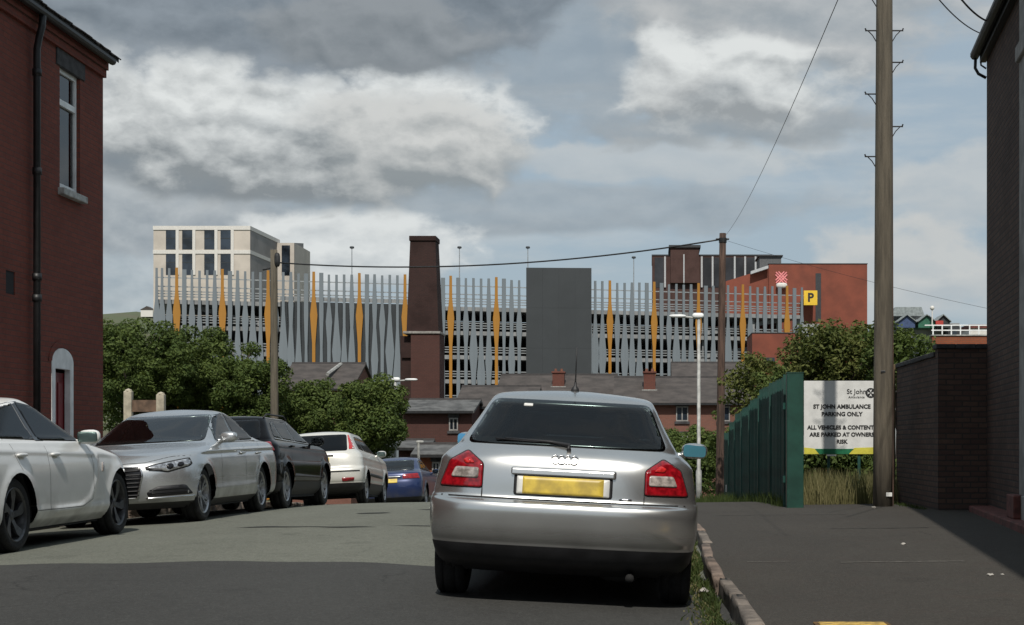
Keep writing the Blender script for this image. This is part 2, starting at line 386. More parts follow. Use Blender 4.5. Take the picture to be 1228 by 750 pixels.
# the land out to the horizon, with one hill far away
M_land = mat('grassland', (.055, .075, .03), .95, var=.35, vscale=.03, bump=.3, bscale=.5, col2=(.09, .085, .05))
def land(x, y):
    z = gl(max(y, 0)) - .30
    if abs(x) > 9 and y < 60: z -= .0
    if y > 400: z += 112 * math.exp(-(((x + 400) / 250) ** 2)) * (1 - math.cos(min(1, (y - 400) / 900) * math.pi)) / 2 * (1 if y < 1300 else math.exp(-((y - 1300) / 900) ** 2))
    return z
sheet('ground', [-4000, -2000, -1200, -900, -760, -660, -560, -480, -400, -320, -240, -160, -80, -40, -20, -11, 0, 8, 20, 40, 100, 300, 800, 2000, 4000],
      [-400, -100, -30, -10, 0, 10, 15, 20, 22, 24, 26, 28, 30, 31.4, 35, 45, 60, 80, 110, 130, 170, 250, 400, 500, 600, 750, 900, 1050, 1200, 1300, 1500, 1800, 2400, 4000, 7000], land, M_land)

# ------------------------------------------------------------------ cars
def paint(name, col, metal=.0, rough=.3, flake=0., dust0=.07, coat=.6):
    m = bpy.data.materials.new(name); m.use_nodes = True; MATS[name] = m
    g = NG(m.node_tree); b = m.node_tree.nodes['Principled BSDF']
    tc = g.n('ShaderNodeTexCoord').outputs['Object']
    x, y, z = g.xyz(tc)
    dust = g.noise(tc, 3, 3, .5)[0]
    low = g.ss(z, .62, .22)                                         # road dirt on the sills
    d = g.m('MULTIPLY', g.m('ADD', sc_(g, low, .55 if dust0 > .05 else .10), dust0), g.ss(dust, .3, .75))
    g.put(b.inputs['Base Color'], g.mix(d, col, (.10, .095, .085)))
    b.inputs['Metallic'].default_value = metal
    g.put(b.inputs['Roughness'], g.m('MULTIPLY_ADD', low, .12, rough))
    b.inputs['Specular IOR Level'].default_value = .5 if coat else .10; b.inputs['Coat Weight'].default_value = coat; b.inputs['Coat Roughness'].default_value = .05
    if flake:
        nz = g.noise(tc, 900, 2)[1]; bp = g.n('ShaderNodeBump'); bp.inputs['Strength'].default_value = flake; bp.inputs['Distance'].default_value = .001
        g.put(bp.inputs['Height'], g.xyz(nz)[0]); g.put(b.inputs['Normal'], bp.outputs[0])
    return m
M_silver = paint('silver_paint', (.60, .60, .585), .90, .24)
M_silver2 = paint('cool_silver_paint', (.52, .535, .545), .75, .26)
M_white = paint('white_paint', (.74, .74, .725), 0, .3)
M_black = paint('black_paint', (.003, .003, .004), 0, .10, dust0=.01, coat=0)
M_white2 = paint('pearl_paint', (.66, .65, .60), .25, .32)
M_blue = paint('blue_paint', (.014, .028, .095), .3, .3)
M_tyre = mat('tyre_rubber', (.014, .014, .015), .85, var=.3, vscale=9, bump=.4, bscale=60)
M_plast = mat('black_plastic', (.016, .016, .018), .55, var=.2, vscale=8)
M_under = mat('underbody', (.010, .010, .010), .9, var=.2)
M_frit = mat('frit_black', (.008, .008, .009), .18, var=.1)
M_gap = mat('shut_line', (.006, .006, .006), .9, var=.1)
M_alloy = mat('alloy', (.42, .42, .43), .35, .85, var=.15, vscale=12)
M_alloyd = mat('dark_alloy', (.10, .10, .105), .4, .7, var=.2, vscale=12)
M_chrome = mat('chrome', (.68, .68, .68), .2, 1., var=.05)
M_red = mat('red_lens', (.27, .005, .010), .12, var=.25, vscale=30, spec=.6, coat=.5)
M_redb = mat('bright_red_lens', (.52, .022, .02), .12, var=.2, vscale=40, coat=.5)
M_clear = mat('clear_lens', (.48, .42, .38), .08, .25, var=.28, vscale=22, coat=.8)
M_amber = mat('amber_lens', (.6, .2, .02), .15, var=.2, vscale=40)
M_hl = mat('headlamp_bowl', (.55, .56, .58), .12, .7, var=.3, vscale=20, coat=.8)
M_seat = mat('seat_fabric', (.016, .016, .018), .95, var=.25, vscale=20, bump=.3, bscale=120)
M_trimc = mat('interior_trim', (.035, .035, .037), .8, var=.2)
M_headl = mat('headliner', (.22, .22, .21), .95, var=.1)
M_glass = glassmat('car_glass', (.80, .93, .91), .75, .85)
M_glassd = glassmat('privacy_glass', (.8, .85, .9), .6, .16)
M_glassw = glassmat('windscreen_glass', (.84, .94, .92), 1.0, .92)
M_mirror = mat('blue_mirror_glass', (.22, .62, .98), .03, 1., var=.03)
M_plate = mat('yellow_plate', (.56, .41, .06), .45, var=.3, vscale=9, col2=(.40, .29, .06), stretch=(1, 1, 1))
M_platew = mat('white_plate', (.70, .70, .67), .5, var=.08)

def pchip(t, y, tq):
    t = np.asarray(t, float); y = np.asarray(y, float); h = np.diff(t)[:, None]; dl = np.diff(y, axis=0) / h
    m = np.zeros_like(y)
    s = dl[:-1] * dl[1:] > 0
    a = 2 * dl[:-1] * dl[1:] / np.where(np.abs(dl[:-1] + dl[1:]) < 1e-12, 1, dl[:-1] + dl[1:])
    m[1:-1] = np.where(s, a, 0); m[0] = dl[0]; m[-1] = dl[-1]
    i = np.clip(np.searchsorted(t, tq, 'right') - 1, 0, len(t) - 2); hh = h[i]; x = ((tq - t[i])[:, None]) / hh
    return ((1 + 2 * x) * (1 - x) ** 2) * y[i] + x * (1 - x) ** 2 * hh * m[i] + x * x * (3 - 2 * x) * y[i + 1] + x * x * (x - 1) * hh * m[i + 1]

def inpoly(pts, poly):
    x, y = pts[:, 0], pts[:, 1]; r = np.zeros(len(pts), bool); n = len(poly)
    for i in range(n):
        (x1, y1), (x2, y2) = poly[i], poly[(i + 1) % n]
        if y1 == y2: continue
        c = ((y1 > y) != (y2 > y)) & (x < (x2 - x1) * (y - y1) / (y2 - y1) + x1); r ^= c
    return r
def rpoly(pts, r=.03, n=4):
    """round the corners of a polygon"""
    out = []; k = len(pts); P_ = [Vector(p) for p in pts]
    for i in range(k):
        a, b, c = P_[i - 1], P_[i], P_[(i + 1) % k]
        d1 = (a - b); d2 = (c - b); q = min(r, d1.length * .45, d2.length * .45)
        p0 = b + d1.normalized() * q; p2 = b + d2.normalized() * q
        for j in range(n + 1):
            t = j / n; out.append(tuple((1 - t) ** 2 * p0 + 2 * t * (1 - t) * b + t * t * p2))
    return out
def inset(poly, d):
    k = len(poly); P_ = [Vector(p) for p in poly]
    area = sum(P_[i].x * P_[(i + 1) % k].y - P_[(i + 1) % k].x * P_[i].y for i in range(k)); sg = 1 if area > 0 else -1
    out = []
    for i in range(k):
        t = (P_[(i + 1) % k] - P_[i - 1])
        if t.length < 1e-9: out.append(tuple(P_[i])); continue
        t.normalize(); out.append((P_[i].x - sg * t.y * d, P_[i].y + sg * t.x * d))
    return out
def dens(poly, res):
    out = []
    for i in range(len(poly)):
        a = Vector(poly[i]); b = Vector(poly[(i + 1) % len(poly)]); n = max(1, int((b - a).length / res))
        for j in range(n): out.append(tuple(a.lerp(b, j / n)))
    return out

class Car:
    AX = {'R': (lambda p: (p[0], -9, p[1]), (0, 1, 0)), 'F': (lambda p: (p[0], 15, p[1]), (0, -1, 0)), 'T': (lambda p: (p[0], p[1], 6), (0, 0, -1)),
          'S+': (lambda p: (6, p[0], p[1]), (-1, 0, 0)), 'S-': (lambda p: (-6, p[0], p[1]), (1, 0, 0))}
    def __init__(s, name, label, rings, axles, wheel_r, arch_r, L, mats, creases=(), low_ring=2, n_side=96, n_end=22, sub=5, flare=.018, tyre_w=.20, track=None, group=None):
        s.root = thing(name, label, 'car', group=group); s.L = L; s.axles = axles; s.wr = wheel_r; s.mat = mats
        K = len(rings); A = np.array([list(r) + [.34, 3.2, .5, 2.6, 0][len(r) - 4:] for r in rings], float)
        low_t = low_ring; tq = np.linspace(0, K - 1, (K - 1) * sub + 1)
        s.Q = pchip(np.arange(K), A, tq)
        s.off = -(axles[0] + axles[1]) / 2
        th = np.linspace(0, math.pi / 2, n_end)
        V = []
        for z, yr, yf, w, ar, nr, af, nf, crown in s.Q:
            tot = ar + af; av = .97 * (yf - yr)
            if tot > av: ar *= av / tot; af *= av / tot
            hx = np.concatenate([w * np.sin(th) ** (2 / nr), np.full(n_side, w), (w * np.sin(th) ** (2 / nf))[::-1]])
            hy = np.concatenate([yr + ar * (1 - np.cos(th) ** (2 / nr)), np.linspace(yr + ar, yf - af, n_side + 2)[1:-1], (yf - af * (1 - np.cos(th) ** (2 / nf)))[::-1]])
            x = np.concatenate([hx, -hx[-2:0:-1]]); y = np.concatenate([hy, hy[-2:0:-1]])
            V.append(np.stack([x, y + s.off, z + crown * (1 - (x / max(w, 1e-6)) ** 2)], 1))
        V = np.array(V); nr_, npt, _ = V.shape; V = V.reshape(-1, 3)
        # flares round the arches and pressed feature lines
        for ax in axles:
            r = np.hypot(V[:, 1] - ax - s.off, V[:, 2] - wheel_r); out = flare * np.exp(-((r - arch_r) / .06) ** 2) * (V[:, 2] > .2)
            V[:, 0] += np.sign(V[:, 0]) * out * (np.abs(V[:, 0]) > .5)
        for line, amp, sig in creases:
            dmin = np.full(len(V), 9.)
            for (a, b) in zip(line[:-1], line[1:]):
                a = np.array(a) + [s.off, 0]; b = np.array(b) + [s.off, 0]; ab = b - a; p = V[:, 1:3] - a
                t = np.clip((p @ ab) / (ab @ ab), 0, 1); dmin = np.minimum(dmin, np.hypot(*(p - t[:, None] * ab).T))
            V[:, 0] += np.sign(V[:, 0]) * amp * np.exp(-(dmin / sig) ** 2) * (np.abs(V[:, 0]) > .45)
        faces = []; fr = []
        for i in range(nr_ - 1):
            for k in range(npt):
                k2 = (k + 1) % npt; faces.append((i * npt + k, i * npt + k2, (i + 1) * npt + k2, (i + 1) * npt + k)); fr.append(i)
        V = np.vstack([V, [[0, V[-npt:, 1].mean(), V[-npt:, 2].max()]]]); tc = len(V) - 1
        for k in range(npt): faces.append(((nr_ - 1) * npt + k, (nr_ - 1) * npt + (k + 1) % npt, tc)); fr.append(nr_ - 1)
        s.V = V; s.faces = faces; s.fr = np.array(fr); s.low = low_t * sub
        s.bvh = BVHTree.FromPolygons([tuple(q) for q in V], faces)
        s.cen = np.array([V[list(f)].mean(0) for f in faces]); s.dead = np.zeros(len(faces), bool); s.arch_r = arch_r
        for ax in axles:
            r = np.hypot(s.cen[:, 1] - ax - s.off, s.cen[:, 2] - wheel_r); s.dead |= (r < arch_r) & (np.abs(s.cen[:, 0]) > .42)
        s.tyre_w = tyre_w; s.track = track if track else max(r[3] for r in rings) - .10
    def win(s, view, poly, name='window', glass=None, frit=.035, r=.05, hole=.02, off=.004):
        """a pane with its black border; the body behind it is opened"""
        sh = s.off if view[0] == 'S' else 0
        poly = rpoly([(a + sh, b) for a, b in poly], r); inn = inset(poly, hole)
        if view == 'R': sel = inpoly(s.cen[:, [0, 2]], inn) & (s.cen[:, 1] < 0)
        elif view == 'F': sel = inpoly(s.cen[:, [0, 2]], inn) & (s.cen[:, 1] > 0)
        else: sel = inpoly(s.cen[:, [1, 2]], inn) & (np.sign(s.cen[:, 0]) == (1 if view == 'S+' else -1)) & (np.abs(s.cen[:, 0]) > .3)
        s.dead |= sel
        pane = s.patch(name, poly, view, glass or M_glass, off=off, raw=True)
        s.patch('window_border', poly, view, M_frit, off=off - .002, inner=inset(poly, frit), raw=True, parent=pane)
        return pane
    def patch(s, name, poly, view, m, off=.004, res=.035, skirt=.006, inner=None, raw=False, parent=None, r=0, label=None):
        if not raw:
            sh = s.off if view[0] == 'S' else 0; poly = [(a + sh, b) for a, b in poly]
            if view == 'T': poly = [(a, b + s.off) for a, b in poly]
            if r: poly = rpoly(poly, r)
        bd = dens(poly, res); nb = len(bd); pts = list(bd); ed = [(i, (i + 1) % nb) for i in range(nb)]
        if inner:
            ib = dens(inner, res); b0 = len(pts); pts += ib; ed += [(b0 + i, b0 + (i + 1) % len(ib)) for i in range(len(ib))]
        A = np.array(poly); lo, hi = A.min(0), A.max(0)
        if (hi - lo).min() > res * 1.2:
            gx, gy = np.meshgrid(np.arange(lo[0] + res / 2, hi[0], res), np.arange(lo[1] + res / 2, hi[1], res)); gp = np.stack([gx.ravel(), gy.ravel()], 1)
            ok = inpoly(gp, inset(poly, res * .4))
            if inner: ok &= ~inpoly(gp, inset(inner, -res * .4))
            pts += [tuple(q) for q in gp[ok]]
        vo, eo, fo, *_ = delaunay_2d_cdt([Vector(p) for p in pts], ed, [], 1 if not inner else 0, 1e-5)
        vo2 = np.array([tuple(q) for q in vo])
        if len(fo) == 0: return None
        fc = np.array([vo2[list(f)].mean(0) for f in fo]); keep = inpoly(fc, poly)
        if inner: keep &= ~inpoly(fc, inner)
        fo = [f for f, k in zip(fo, keep) if k]
        org, dr = Car.AX[view]; dv = Vector(dr); pos = []
        for q in vo2:
            h = s.bvh.ray_cast(Vector(org(q)), dv)
            pos.append(None if h[0] is None else h[0] - dv * off)
        fo = [f for f in fo if all(pos[i] is not None for i in f)]
        mb = MB(); mb.v = [tuple(p) if p is not None else (0, 0, 0) for p in pos]; mb.f = [tuple(f) for f in fo]
        cnt = {}
        for f in fo:
            for i in range(len(f)):
                e = (f[i], f[(i + 1) % len(f)]); cnt[frozenset(e)] = cnt.get(frozenset(e), []) + [e]
        if skirt:
            mp = {}
            for k_, e in cnt.items():
                if len(e) == 1:
                    for i in e[0]:
                        if i not in mp: mp[i] = len(mb.v); mb.v.append(tuple(Vector(mb.v[i]) + dv * (skirt + off)))
                    a, b = e[0]; mb.f.append((b, a, mp[a], mp[b]))
        used = sorted({i for f in mb.f for i in f}); re = {o: i for i, o in enumerate(used)}
        mb.v = [mb.v[i] for i in used]; mb.f = [tuple(re[i] for i in f) for f in mb.f]
        o = mb.build(name, m, parent if parent is not None else s.root, smooth=True)
        if label: o['label'] = label
        return o
    def line(s, pts, view, w=.005, m=None, name='panel_gap', off=.0015):
        """a thin dark shut line along a polyline"""
        L_ = [Vector(p) for p in pts]; a = []; b = []
        for i, p in enumerate(L_):
            t = (L_[min(i + 1, len(L_) - 1)] - L_[max(i - 1, 0)]).normalized(); n = Vector((-t.y, t.x)) * w / 2
            a.append(tuple(p + n)); b.append(tuple(p - n))
        return s.patch(name, a + b[::-1], view, m or M_gap, off=off, res=.05, skirt=0)
    def both(s, fn, *a, **k):
        for v in ('S+', 'S-'): fn(*((v,) + a if fn == s.win else a[:1] + (v,) + a[1:]), **k)
    def body(s, low_mat=M_plast):
        keep = ~s.dead; V = s.V.copy()
        for ax in s.axles:       # clean arch edge
            r = np.hypot(V[:, 1] - ax - s.off, V[:, 2] - s.wr); near = (np.abs(r - s.arch_r) < .05) & (np.abs(V[:, 0]) > .42)
            live = np.zeros(len(V), bool); dd = np.zeros(len(V), bool)
            for f, k in zip(s.faces, keep):
                (live if k else dd)[list(f)] = True
            q = near & live & dd
            V[q, 1] = (ax + s.off) + (V[q, 1] - ax - s.off) / r[q] * s.arch_r; V[q, 2] = s.wr + (V[q, 2] - s.wr) / r[q] * s.arch_r
        for nm, sel, m in (('body', keep & (s.fr >= s.low), s.mat), ('lower_valance', keep & (s.fr < s.low), low_mat)):
            fs = [f for f, k in zip(s.faces, sel) if k]; used = sorted({i for f in fs for i in f}); re = {o: i for i, o in enumerate(used)}
            mb = MB(); mb.v = [tuple(V[i]) for i in used]; mb.f = [tuple(re[i] for i in f) for f in fs]
            mb.build(nm, m, s.root, smooth=True)
        w = s.track
        mb = MB(); y0, y1 = s.Q[0][1] + s.off + .15, s.Q[0][2] + s.off - .2
        mb.box(-.55, .55, y0, y1, .19, .30)
        mb.box(-w + .12, w - .12, s.axles[0] + s.off + s.arch_r, s.axles[1] + s.off - s.arch_r, .17, .26)
        mb.build('underbody', M_under, s.root)
        for ax in s.axles:
            for sg in (-1, 1):
                mb = MB(); n = 18; R_ = s.arch_r + .012; vs = []; fs = []
                for i in range(n + 1):
                    a = math.pi * (-.04 + 1.08 * i / n)
                    for xx in (w - .035, w - .30): vs.append((sg * xx, ax + s.off + R_ * math.cos(a), s.wr + R_ * math.sin(a)))
                fs = [(2 * i, 2 * i + 1, 2 * i + 3, 2 * i + 2) for i in range(n)]; b0 = len(vs); vs.append((sg * (w - .30), ax + s.off, s.wr)); fs += [(2 * i + 1, b0, 2 * i + 3) for i in range(n)]
                mb.add(vs, fs).build('arch_liner', M_under, s.root)
    def wheels(s, rim_mat, spokes=5, style='taper', rim_r=None):
        rr = rim_r or s.wr * .68; R_ = s.wr; hw = s.tyre_w / 2
        prof = [(-hw * .82, rr - .02), (-hw * .9, rr + .005), (-hw, (rr + R_) / 2), (-hw * .93, R_ - .022), (-hw * .75, R_ - .004), (-hw * .45, R_), (-hw * .42, R_ - .008), (-hw * .36, R_ - .008), (-hw * .33, R_), (hw * .33, R_), (hw * .36, R_ - .008), (hw * .42, R_ - .008), (hw * .45, R_), (hw * .75, R_ - .004), (hw * .93, R_ - .022), (hw, (rr + R_) / 2), (hw * .9, rr + .005), (hw * .82, rr - .02)]
        tme = MB().lathe(prof, 40).mesh('tyre', True); tme.materials.append(M_tyre)
        rb = MB(); rb.lathe([(hw * .86, rr + .004), (hw * .93, rr - .006), (hw * .80, rr - .022), (hw * .1, rr - .04), (-hw * .8, rr - .03)], 40)
        rb.lathe([(hw * .62, .0001), (hw * .64, .028), (hw * .60, .05), (hw * .45, .072), (-hw * .2, .08)], 20)
        for k in range(spokes):
            a0 = 2 * math.pi * k / spokes + .3
            arms = {'taper': ((0, .036, .030),), 'double': ((-.14, .016, .013), (.14, .016, .013)), 'twist': ((0, .030, .024),)}[style]
            for da, w0, w1 in arms:
                vs = []
                for t in (0, .35, .7, 1):
                    rad = .05 + (rr - .02 - .05) * t; a = a0 + da * (1 if style != 'double' else (.6 + .9 * t)) + (.35 * t if style == 'twist' else 0)
                    c = Vector((math.cos(a), math.sin(a))); nrm = Vector((-c.y, c.x)); w = w0 + (w1 - w0) * t
                    if style == 'twist' and t > .6: w *= 1.9
                    axl = hw * (.60 + .20 * t)
                    for sg, dpt in ((-1, 0), (1, 0), (1, -.03), (-1, -.03)):
                        q = c * rad + nrm * sg * w; vs.append((axl + dpt, q.x, q.y))
                fs = []
                for i in range(3):
                    for j in range(4): fs.append((i * 4 + j, i * 4 + (j + 1) % 4, i * 4 + 4 + (j + 1) % 4, i * 4 + 4 + j))
                rb.add(vs, fs)
        rme = rb.mesh('rim', False); rme.materials.append(rim_mat)
        dme = MB().lathe([(0, .0001), (0, rr * .78), (-.02, rr * .78)], 28).mesh('brake_disc'); dme.materials.append(M_under)
        for ax in s.axles:
            for sg in (-1, 1):
                o = link('wheel', tme, None, s.root, loc=(sg * (s.track - hw - .012), ax + s.off, R_), rot=(random.random() * 6, 0, 0 if sg > 0 else math.pi))
                link('rim', rme, None, o); link('brake_disc', dme, None, o)
    def mirror(s, y, z, x, m, glass=M_glass, sides=(1, -1), size=(.20, .10, .125)):
        for sg in sides:
            mb = MB().rblob((sg * (x + size[0] / 2 + .05), y + s.off, z), size, 2.7)
            mb.tube([(sg * (x - .05), y + s.off + .02, z - .045), (sg * (x + .10), y + s.off + .01, z - .035)], .022, 8)
            o = mb.build('door_mirror', m, s.root, smooth=True)
            cx = sg * (x + size[0] / 2 + .05); q = rpoly([(cx - size[0] * .43, z - size[2] * .36), (cx + size[0] * .43, z - size[2] * .36), (cx + size[0] * .43, z + size[2] * .33), (cx - size[0] * .43, z + size[2] * .40)], .03)
            MB().prism(q, y + s.off - size[1] / 2 - .006, y + s.off - size[1] / 2 + .02).build('mirror_glass', glass, o)
    def interior(s, yf, zs, zr, w=.5, yrear=None):
        """front seats with headrests, rear bench, dash and wheel"""
        for sg in (-1, 1):
            o = MB().rblob((sg * w * .68, yf + s.off, zs + .30), (.46, .16, .64), 4).rblob((sg * w * .68, yf + .25 + s.off, zs), (.48, .52, .18), 4).build('seat', M_seat, s.root, smooth=True)
            MB().rblob((sg * w * .68, yf - .02 + s.off, zs + .70), (.27, .10, .17), 3.5).tube([(sg * w * .68 - .05, yf + s.off, zs + .5), (sg * w * .68 - .05, yf + s.off, zs + .66)], .007, 6).tube([(sg * w * .68 + .05, yf + s.off, zs + .5), (sg * w * .68 + .05, yf + s.off, zs + .66)], .007, 6).build('headrest', M_seat, o, smooth=True)
        yr = yrear if yrear else yf - .95
        o = MB().rblob((0, yr + s.off, zs + .25), (1.2, .16, .58), 6).build('rear_bench', M_seat, s.root, smooth=True)
        for sg in (-1, 1): MB().rblob((sg * w * .62, yr - .02 + s.off, zs + .58), (.26, .09, .13), 3.5).build('headrest', M_seat, o, smooth=True)
        MB().rblob((0, yf + 1.0 + s.off, zs + .28), (1.3, .45, .26), 5).build('dashboard', M_trimc, s.root, smooth=True)
        ring = [(.34 + .18 * math.cos(a), yf + .68 + s.off + .03 * math.sin(a), zs + .34 + .17 * math.sin(a)) for a in np.linspace(0, 2 * math.pi, 25)]
        MB().tube(ring, .014, 6, cap=False).build('steering_wheel', M_trimc, s.root, smooth=True)
        MB().box(-.62, .62, .35 + s.off, yf + 1.2 + s.off, .32, .36).build('cabin_floor', M_trimc, s.root)
    def place(s, x, y, flip=False, sink=.0, yaw=0):
        """stand the car on the cambered, sloping road"""
        hb = (s.axles[1] - s.axles[0]) / 2; tr = s.track - .05
        zz = {(i, j): road_z(x + i * tr, y + j * hb) for i in (-1, 1) for j in (-1, 1)}
        zc = sum(zz.values()) / 4; pit = math.atan((zz[1, 1] + zz[-1, 1] - zz[1, -1] - zz[-1, -1]) / 2 / (2 * hb)); rol = math.atan((zz[-1, 1] + zz[-1, -1] - zz[1, 1] - zz[1, -1]) / 2 / (2 * tr))
        s.root.location = (x, y, zc - sink)
        M_ = Matrix.Rotation(pit, 3, 'X') @ Matrix.Rotation(rol, 3, 'Y')
        if yaw: M_ = M_ @ Matrix.Rotation(R(yaw), 3, 'Z')
        if flip: M_ = M_ @ Matrix.Rotation(math.pi, 3, 'Z')
        s.root.rotation_euler = M_.to_euler()
def mir(poly): return [(-a, b) for a, b in poly][::-1]

def hatch_rings(L, w, H):
    base = [(.20, .34, 3.9, .74, .3, 3, .5, 2.6, 0), (.29, .12, 4.02, .815, .3, 3.2, .5, 2.6, 0), (.395, .05, 4.09, .848, .32, 3.4, .5, 2.6, 0), (.41, .045, 4.10, .848, .32, 3.4, .5, 2.6, 0), (.45, .022, 4.11, .857, .33, 3.4, .5, 2.6, 0),
            (.52, .005, 4.13, .866, .34, 3.4, .5, 2.6, 0), (.61, .0, 4.14, .868, .34, 3.4, .5, 2.6, 0), (.66, .012, 4.13, .867, .34, 3.4, .5, 2.6, 0), (.685, .045, 4.11, .865, .34, 3.4, .5, 2.6, 0),
            (.71, .06, 4.09, .856, .35, 3.4, .5, 2.6, 0), (.80, .068, 4.06, .846, .36, 3.3, .5, 2.6, 0), (.88, .080, 3.95, .832, .38, 3.2, .5, 2.6, 0), (.95, .105, 3.7, .806, .38, 3.1, .55, 2.6, 0),
            (.995, .14, 3.3, .762, .36, 3.0, .6, 2.8, 0), (1.025, .175, 3.0, .725, .33, 3.0, .4, 3, 0), (1.06, .215, 2.9, .702, .30, 3.0, .35, 3, 0), (1.20, .40, 2.62, .622, .28, 3.0, .3, 3, 0),
            (1.32, .575, 2.36, .562, .24, 3.2, .3, 3, .004), (1.362, .65, 2.26, .535, .24, 3.2, .3, 3, .008), (1.385, .74, 2.15, .485, .24, 3, .3, 2.8, .014), (1.398, .95, 2.0, .36, .2, 2.6, .3, 2.4, .020), (1.410, 1.45, 1.65, .03, .1, 2.2, .1, 2.2, .008)]
    ky, kx, kz = L / 4.14, w / .868, H / 1.42
    return [(z * kz, a * ky, b * ky, c * kx, d * ky, e, f * ky, g_, h) for z, a, b, c, d, e, f, g_, h in base]
def sedan_rings(L, w, H):
    base = [(.19, .32, 4.72, .80, .4, 3, .7, 2.6, 0), (.27, .13, 4.86, .885, .4, 3, .75, 2.7, 0), (.31, .09, 4.89, .905, .4, 3, .75, 2.7, 0), (.42, .04, 4.92, .922, .42, 3, .75, 2.7, 0), (.58, .0, 4.93, .932, .45, 3, .76, 2.7, 0),
            (.70, .015, 4.905, .936, .45, 3, .78, 2.7, 0), (.785, .04, 4.84, .931, .45, 3, .78, 2.7, 0), (.835, .05, 4.74, .924, .45, 3, .76, 2.8, .004), (.88, .06, 4.50, .913, .45, 3, .72, 2.9, .008), (.93, .08, 4.12, .899, .45, 3, .62, 3.1, .012),
            (.97, .12, 3.72, .885, .45, 3, .5, 3.4, .012), (.995, .20, 3.54, .872, .45, 3, .4, 3.4, .006), (1.03, .50, 3.44, .812, .45, 3, .36, 3.2, 0), (1.07, .78, 3.34, .785, .4, 3, .34, 3.1, 0), (1.22, 1.12, 2.99, .705, .36, 3, .32, 3, 0),
            (1.36, 1.47, 2.64, .634, .34, 3, .3, 3, .004), (1.41, 1.66, 2.48, .602, .34, 2.8, .3, 3, .012), (1.44, 1.86, 2.34, .525, .3, 2.6, .3, 2.6, .018), (1.462, 2.05, 2.25, .26, .2, 2.4, .2, 2.4, .012), (1.47, 2.12, 2.18, .03, .05, 2.2, .05, 2.2, 0)]
    ky, kx, kz = L / 4.93, w / .936, H / 1.47
    return [(z * kz, a * ky, b * ky, c * kx, d * ky, e, f * ky, g_, h) for z, a, b, c, d, e, f, g_, h in base]

# --- the silver hatchback ahead
c = Car('silver_hatchback', 'silver three-door hatchback with red tail lamps standing alone beside the weedy kerb', hatch_rings(4.15, .868, 1.42), (.76, 3.27), .315, .365, 4.15, M_silver, low_ring=2, n_side=110, n_end=30, sub=6, flare=.012,
        creases=[([(.1, .93), (3.6, .90)], .008, .03)], track=.865)
c.win('R', [(-.655, 1.035), (.655, 1.035), (.525, 1.340), (-.525, 1.340)], 'rear_window', M_glass, frit=.045, r=.05)
c.win('F', [(-.62, 1.06), (.62, 1.06), (.50, 1.33), (-.50, 1.33)], 'windscreen', M_glassw, frit=.04)
for v_ in ('S+', 'S-'):
    c.win(v_, [(.72, 1.06), (1.42, 1.04), (1.42, 1.325), (1.02, 1.31)], 'side_window', M_glass)
    c.win(v_, [(1.48, 1.04), (2.78, 1.03), (2.34, 1.30), (1.48, 1.325)], 'side_window', M_glass)
    c.line([(1.45, .33), (1.45, 1.0)], v_); c.line([(2.75, .42), (2.85, 1.0)], v_); c.line([(.42, .70), (.95, .70)], v_)
    c.patch('rub_strip', [(1.2, .55), (2.9, .53), (2.9, .59), (1.2, .61)], v_, M_silver, off=.014)
for k in (1, -1):
    q = [(.52, .752), (.52, .905), (.63, .985), (.745, .915), (.80, .752)]
    lamp = c.patch('tail_lamp', rpoly(q if k > 0 else mir(q), .018), 'R', M_red, off=.010, res=.025)
    q = [(.545, .812), (.545, .878), (.700, .878), (.728, .812)]
    c.patch('reversing_lens', rpoly(q if k > 0 else mir(q), .015), 'R', M_clear, off=.016, parent=lamp, res=.02)
    q = [(.575, .905), (.615, .945), (.655, .925), (.64, .900)]
    c.patch('brake_lens', rpoly(q if k > 0 else mir(q), .012), 'R', M_redb, off=.015, parent=lamp, res=.02)
    c.patch('lamp_surround', inset(rpoly(q0 := ([(.52, .752), (.52, .905), (.63, .985), (.745, .915), (.80, .752)] if k > 0 else mir([(.52, .752), (.52, .905), (.63, .985), (.745, .915), (.80, .752)])), .018), -.006), 'R', M_gap, off=.003, parent=lamp)
    c.line([(k * .518, .692), (k * .518, .76)], 'R', .006)
c.line([(x_, .692) for x_ in np.linspace(-.84, .84, 30)], 'R', .009, name='bumper_gap')
c.patch('plate_recess', rpoly([(-.315, .715), (.315, .715), (.315, .852), (-.315, .852)], .02), 'R', M_plast, off=.003, label='dark recess round the number plate')
c.patch('tailgate_handle', rpoly([(-.335, .846), (.335, .846), (.335, .895), (-.335, .895)], .015), 'R', M_silver, off=.018, res=.02, skirt=.016)
pl = c.patch('number_plate', rpoly([(-.295, .724), (.295, .724), (.295, .840), (-.295, .840)], .008), 'R', M_platew, off=.010, label='white edged rear number plate')
c.patch('plate_face', rpoly([(-.258, .726), (.258, .726), (.258, .838), (-.258, .838)], .004), 'R', M_plate, off=.014, parent=pl, label='blank mottled yellow plate face')
em = MB()
for i in range(4):
    ring = [c.bvh.ray_cast(Vector(((i - 1.5) * .040 + .026 * math.cos(a), -9, .952 + .026 * math.sin(a))), Vector((0, 1, 0)))[0] - Vector((0, .006 + .002 * (i % 2), 0)) for a in np.linspace(0, 2 * math.pi, 25)]
    em.tube(ring, .0045, 6, cap=False)
em.build('emblem', M_chrome, c.root, smooth=True, label='four interlocked chrome rings')
c.patch('badge', [(.36, .712), (.44, .712), (.44, .723), (.36, .723)], 'R', M_chrome, off=.005, res=.02)
c.patch('window_sticker', rpoly([(-.315, 1.292), (-.255, 1.292), (-.255, 1.312), (-.315, 1.312)], .006), 'R', M_platew, off=.006)
wp = MB(); f_ = lambda x, z: tuple(c.bvh.ray_cast(Vector((x, -9, z)), Vector((0, 1, 0)))[0] + Vector((0, -.022, 0)))
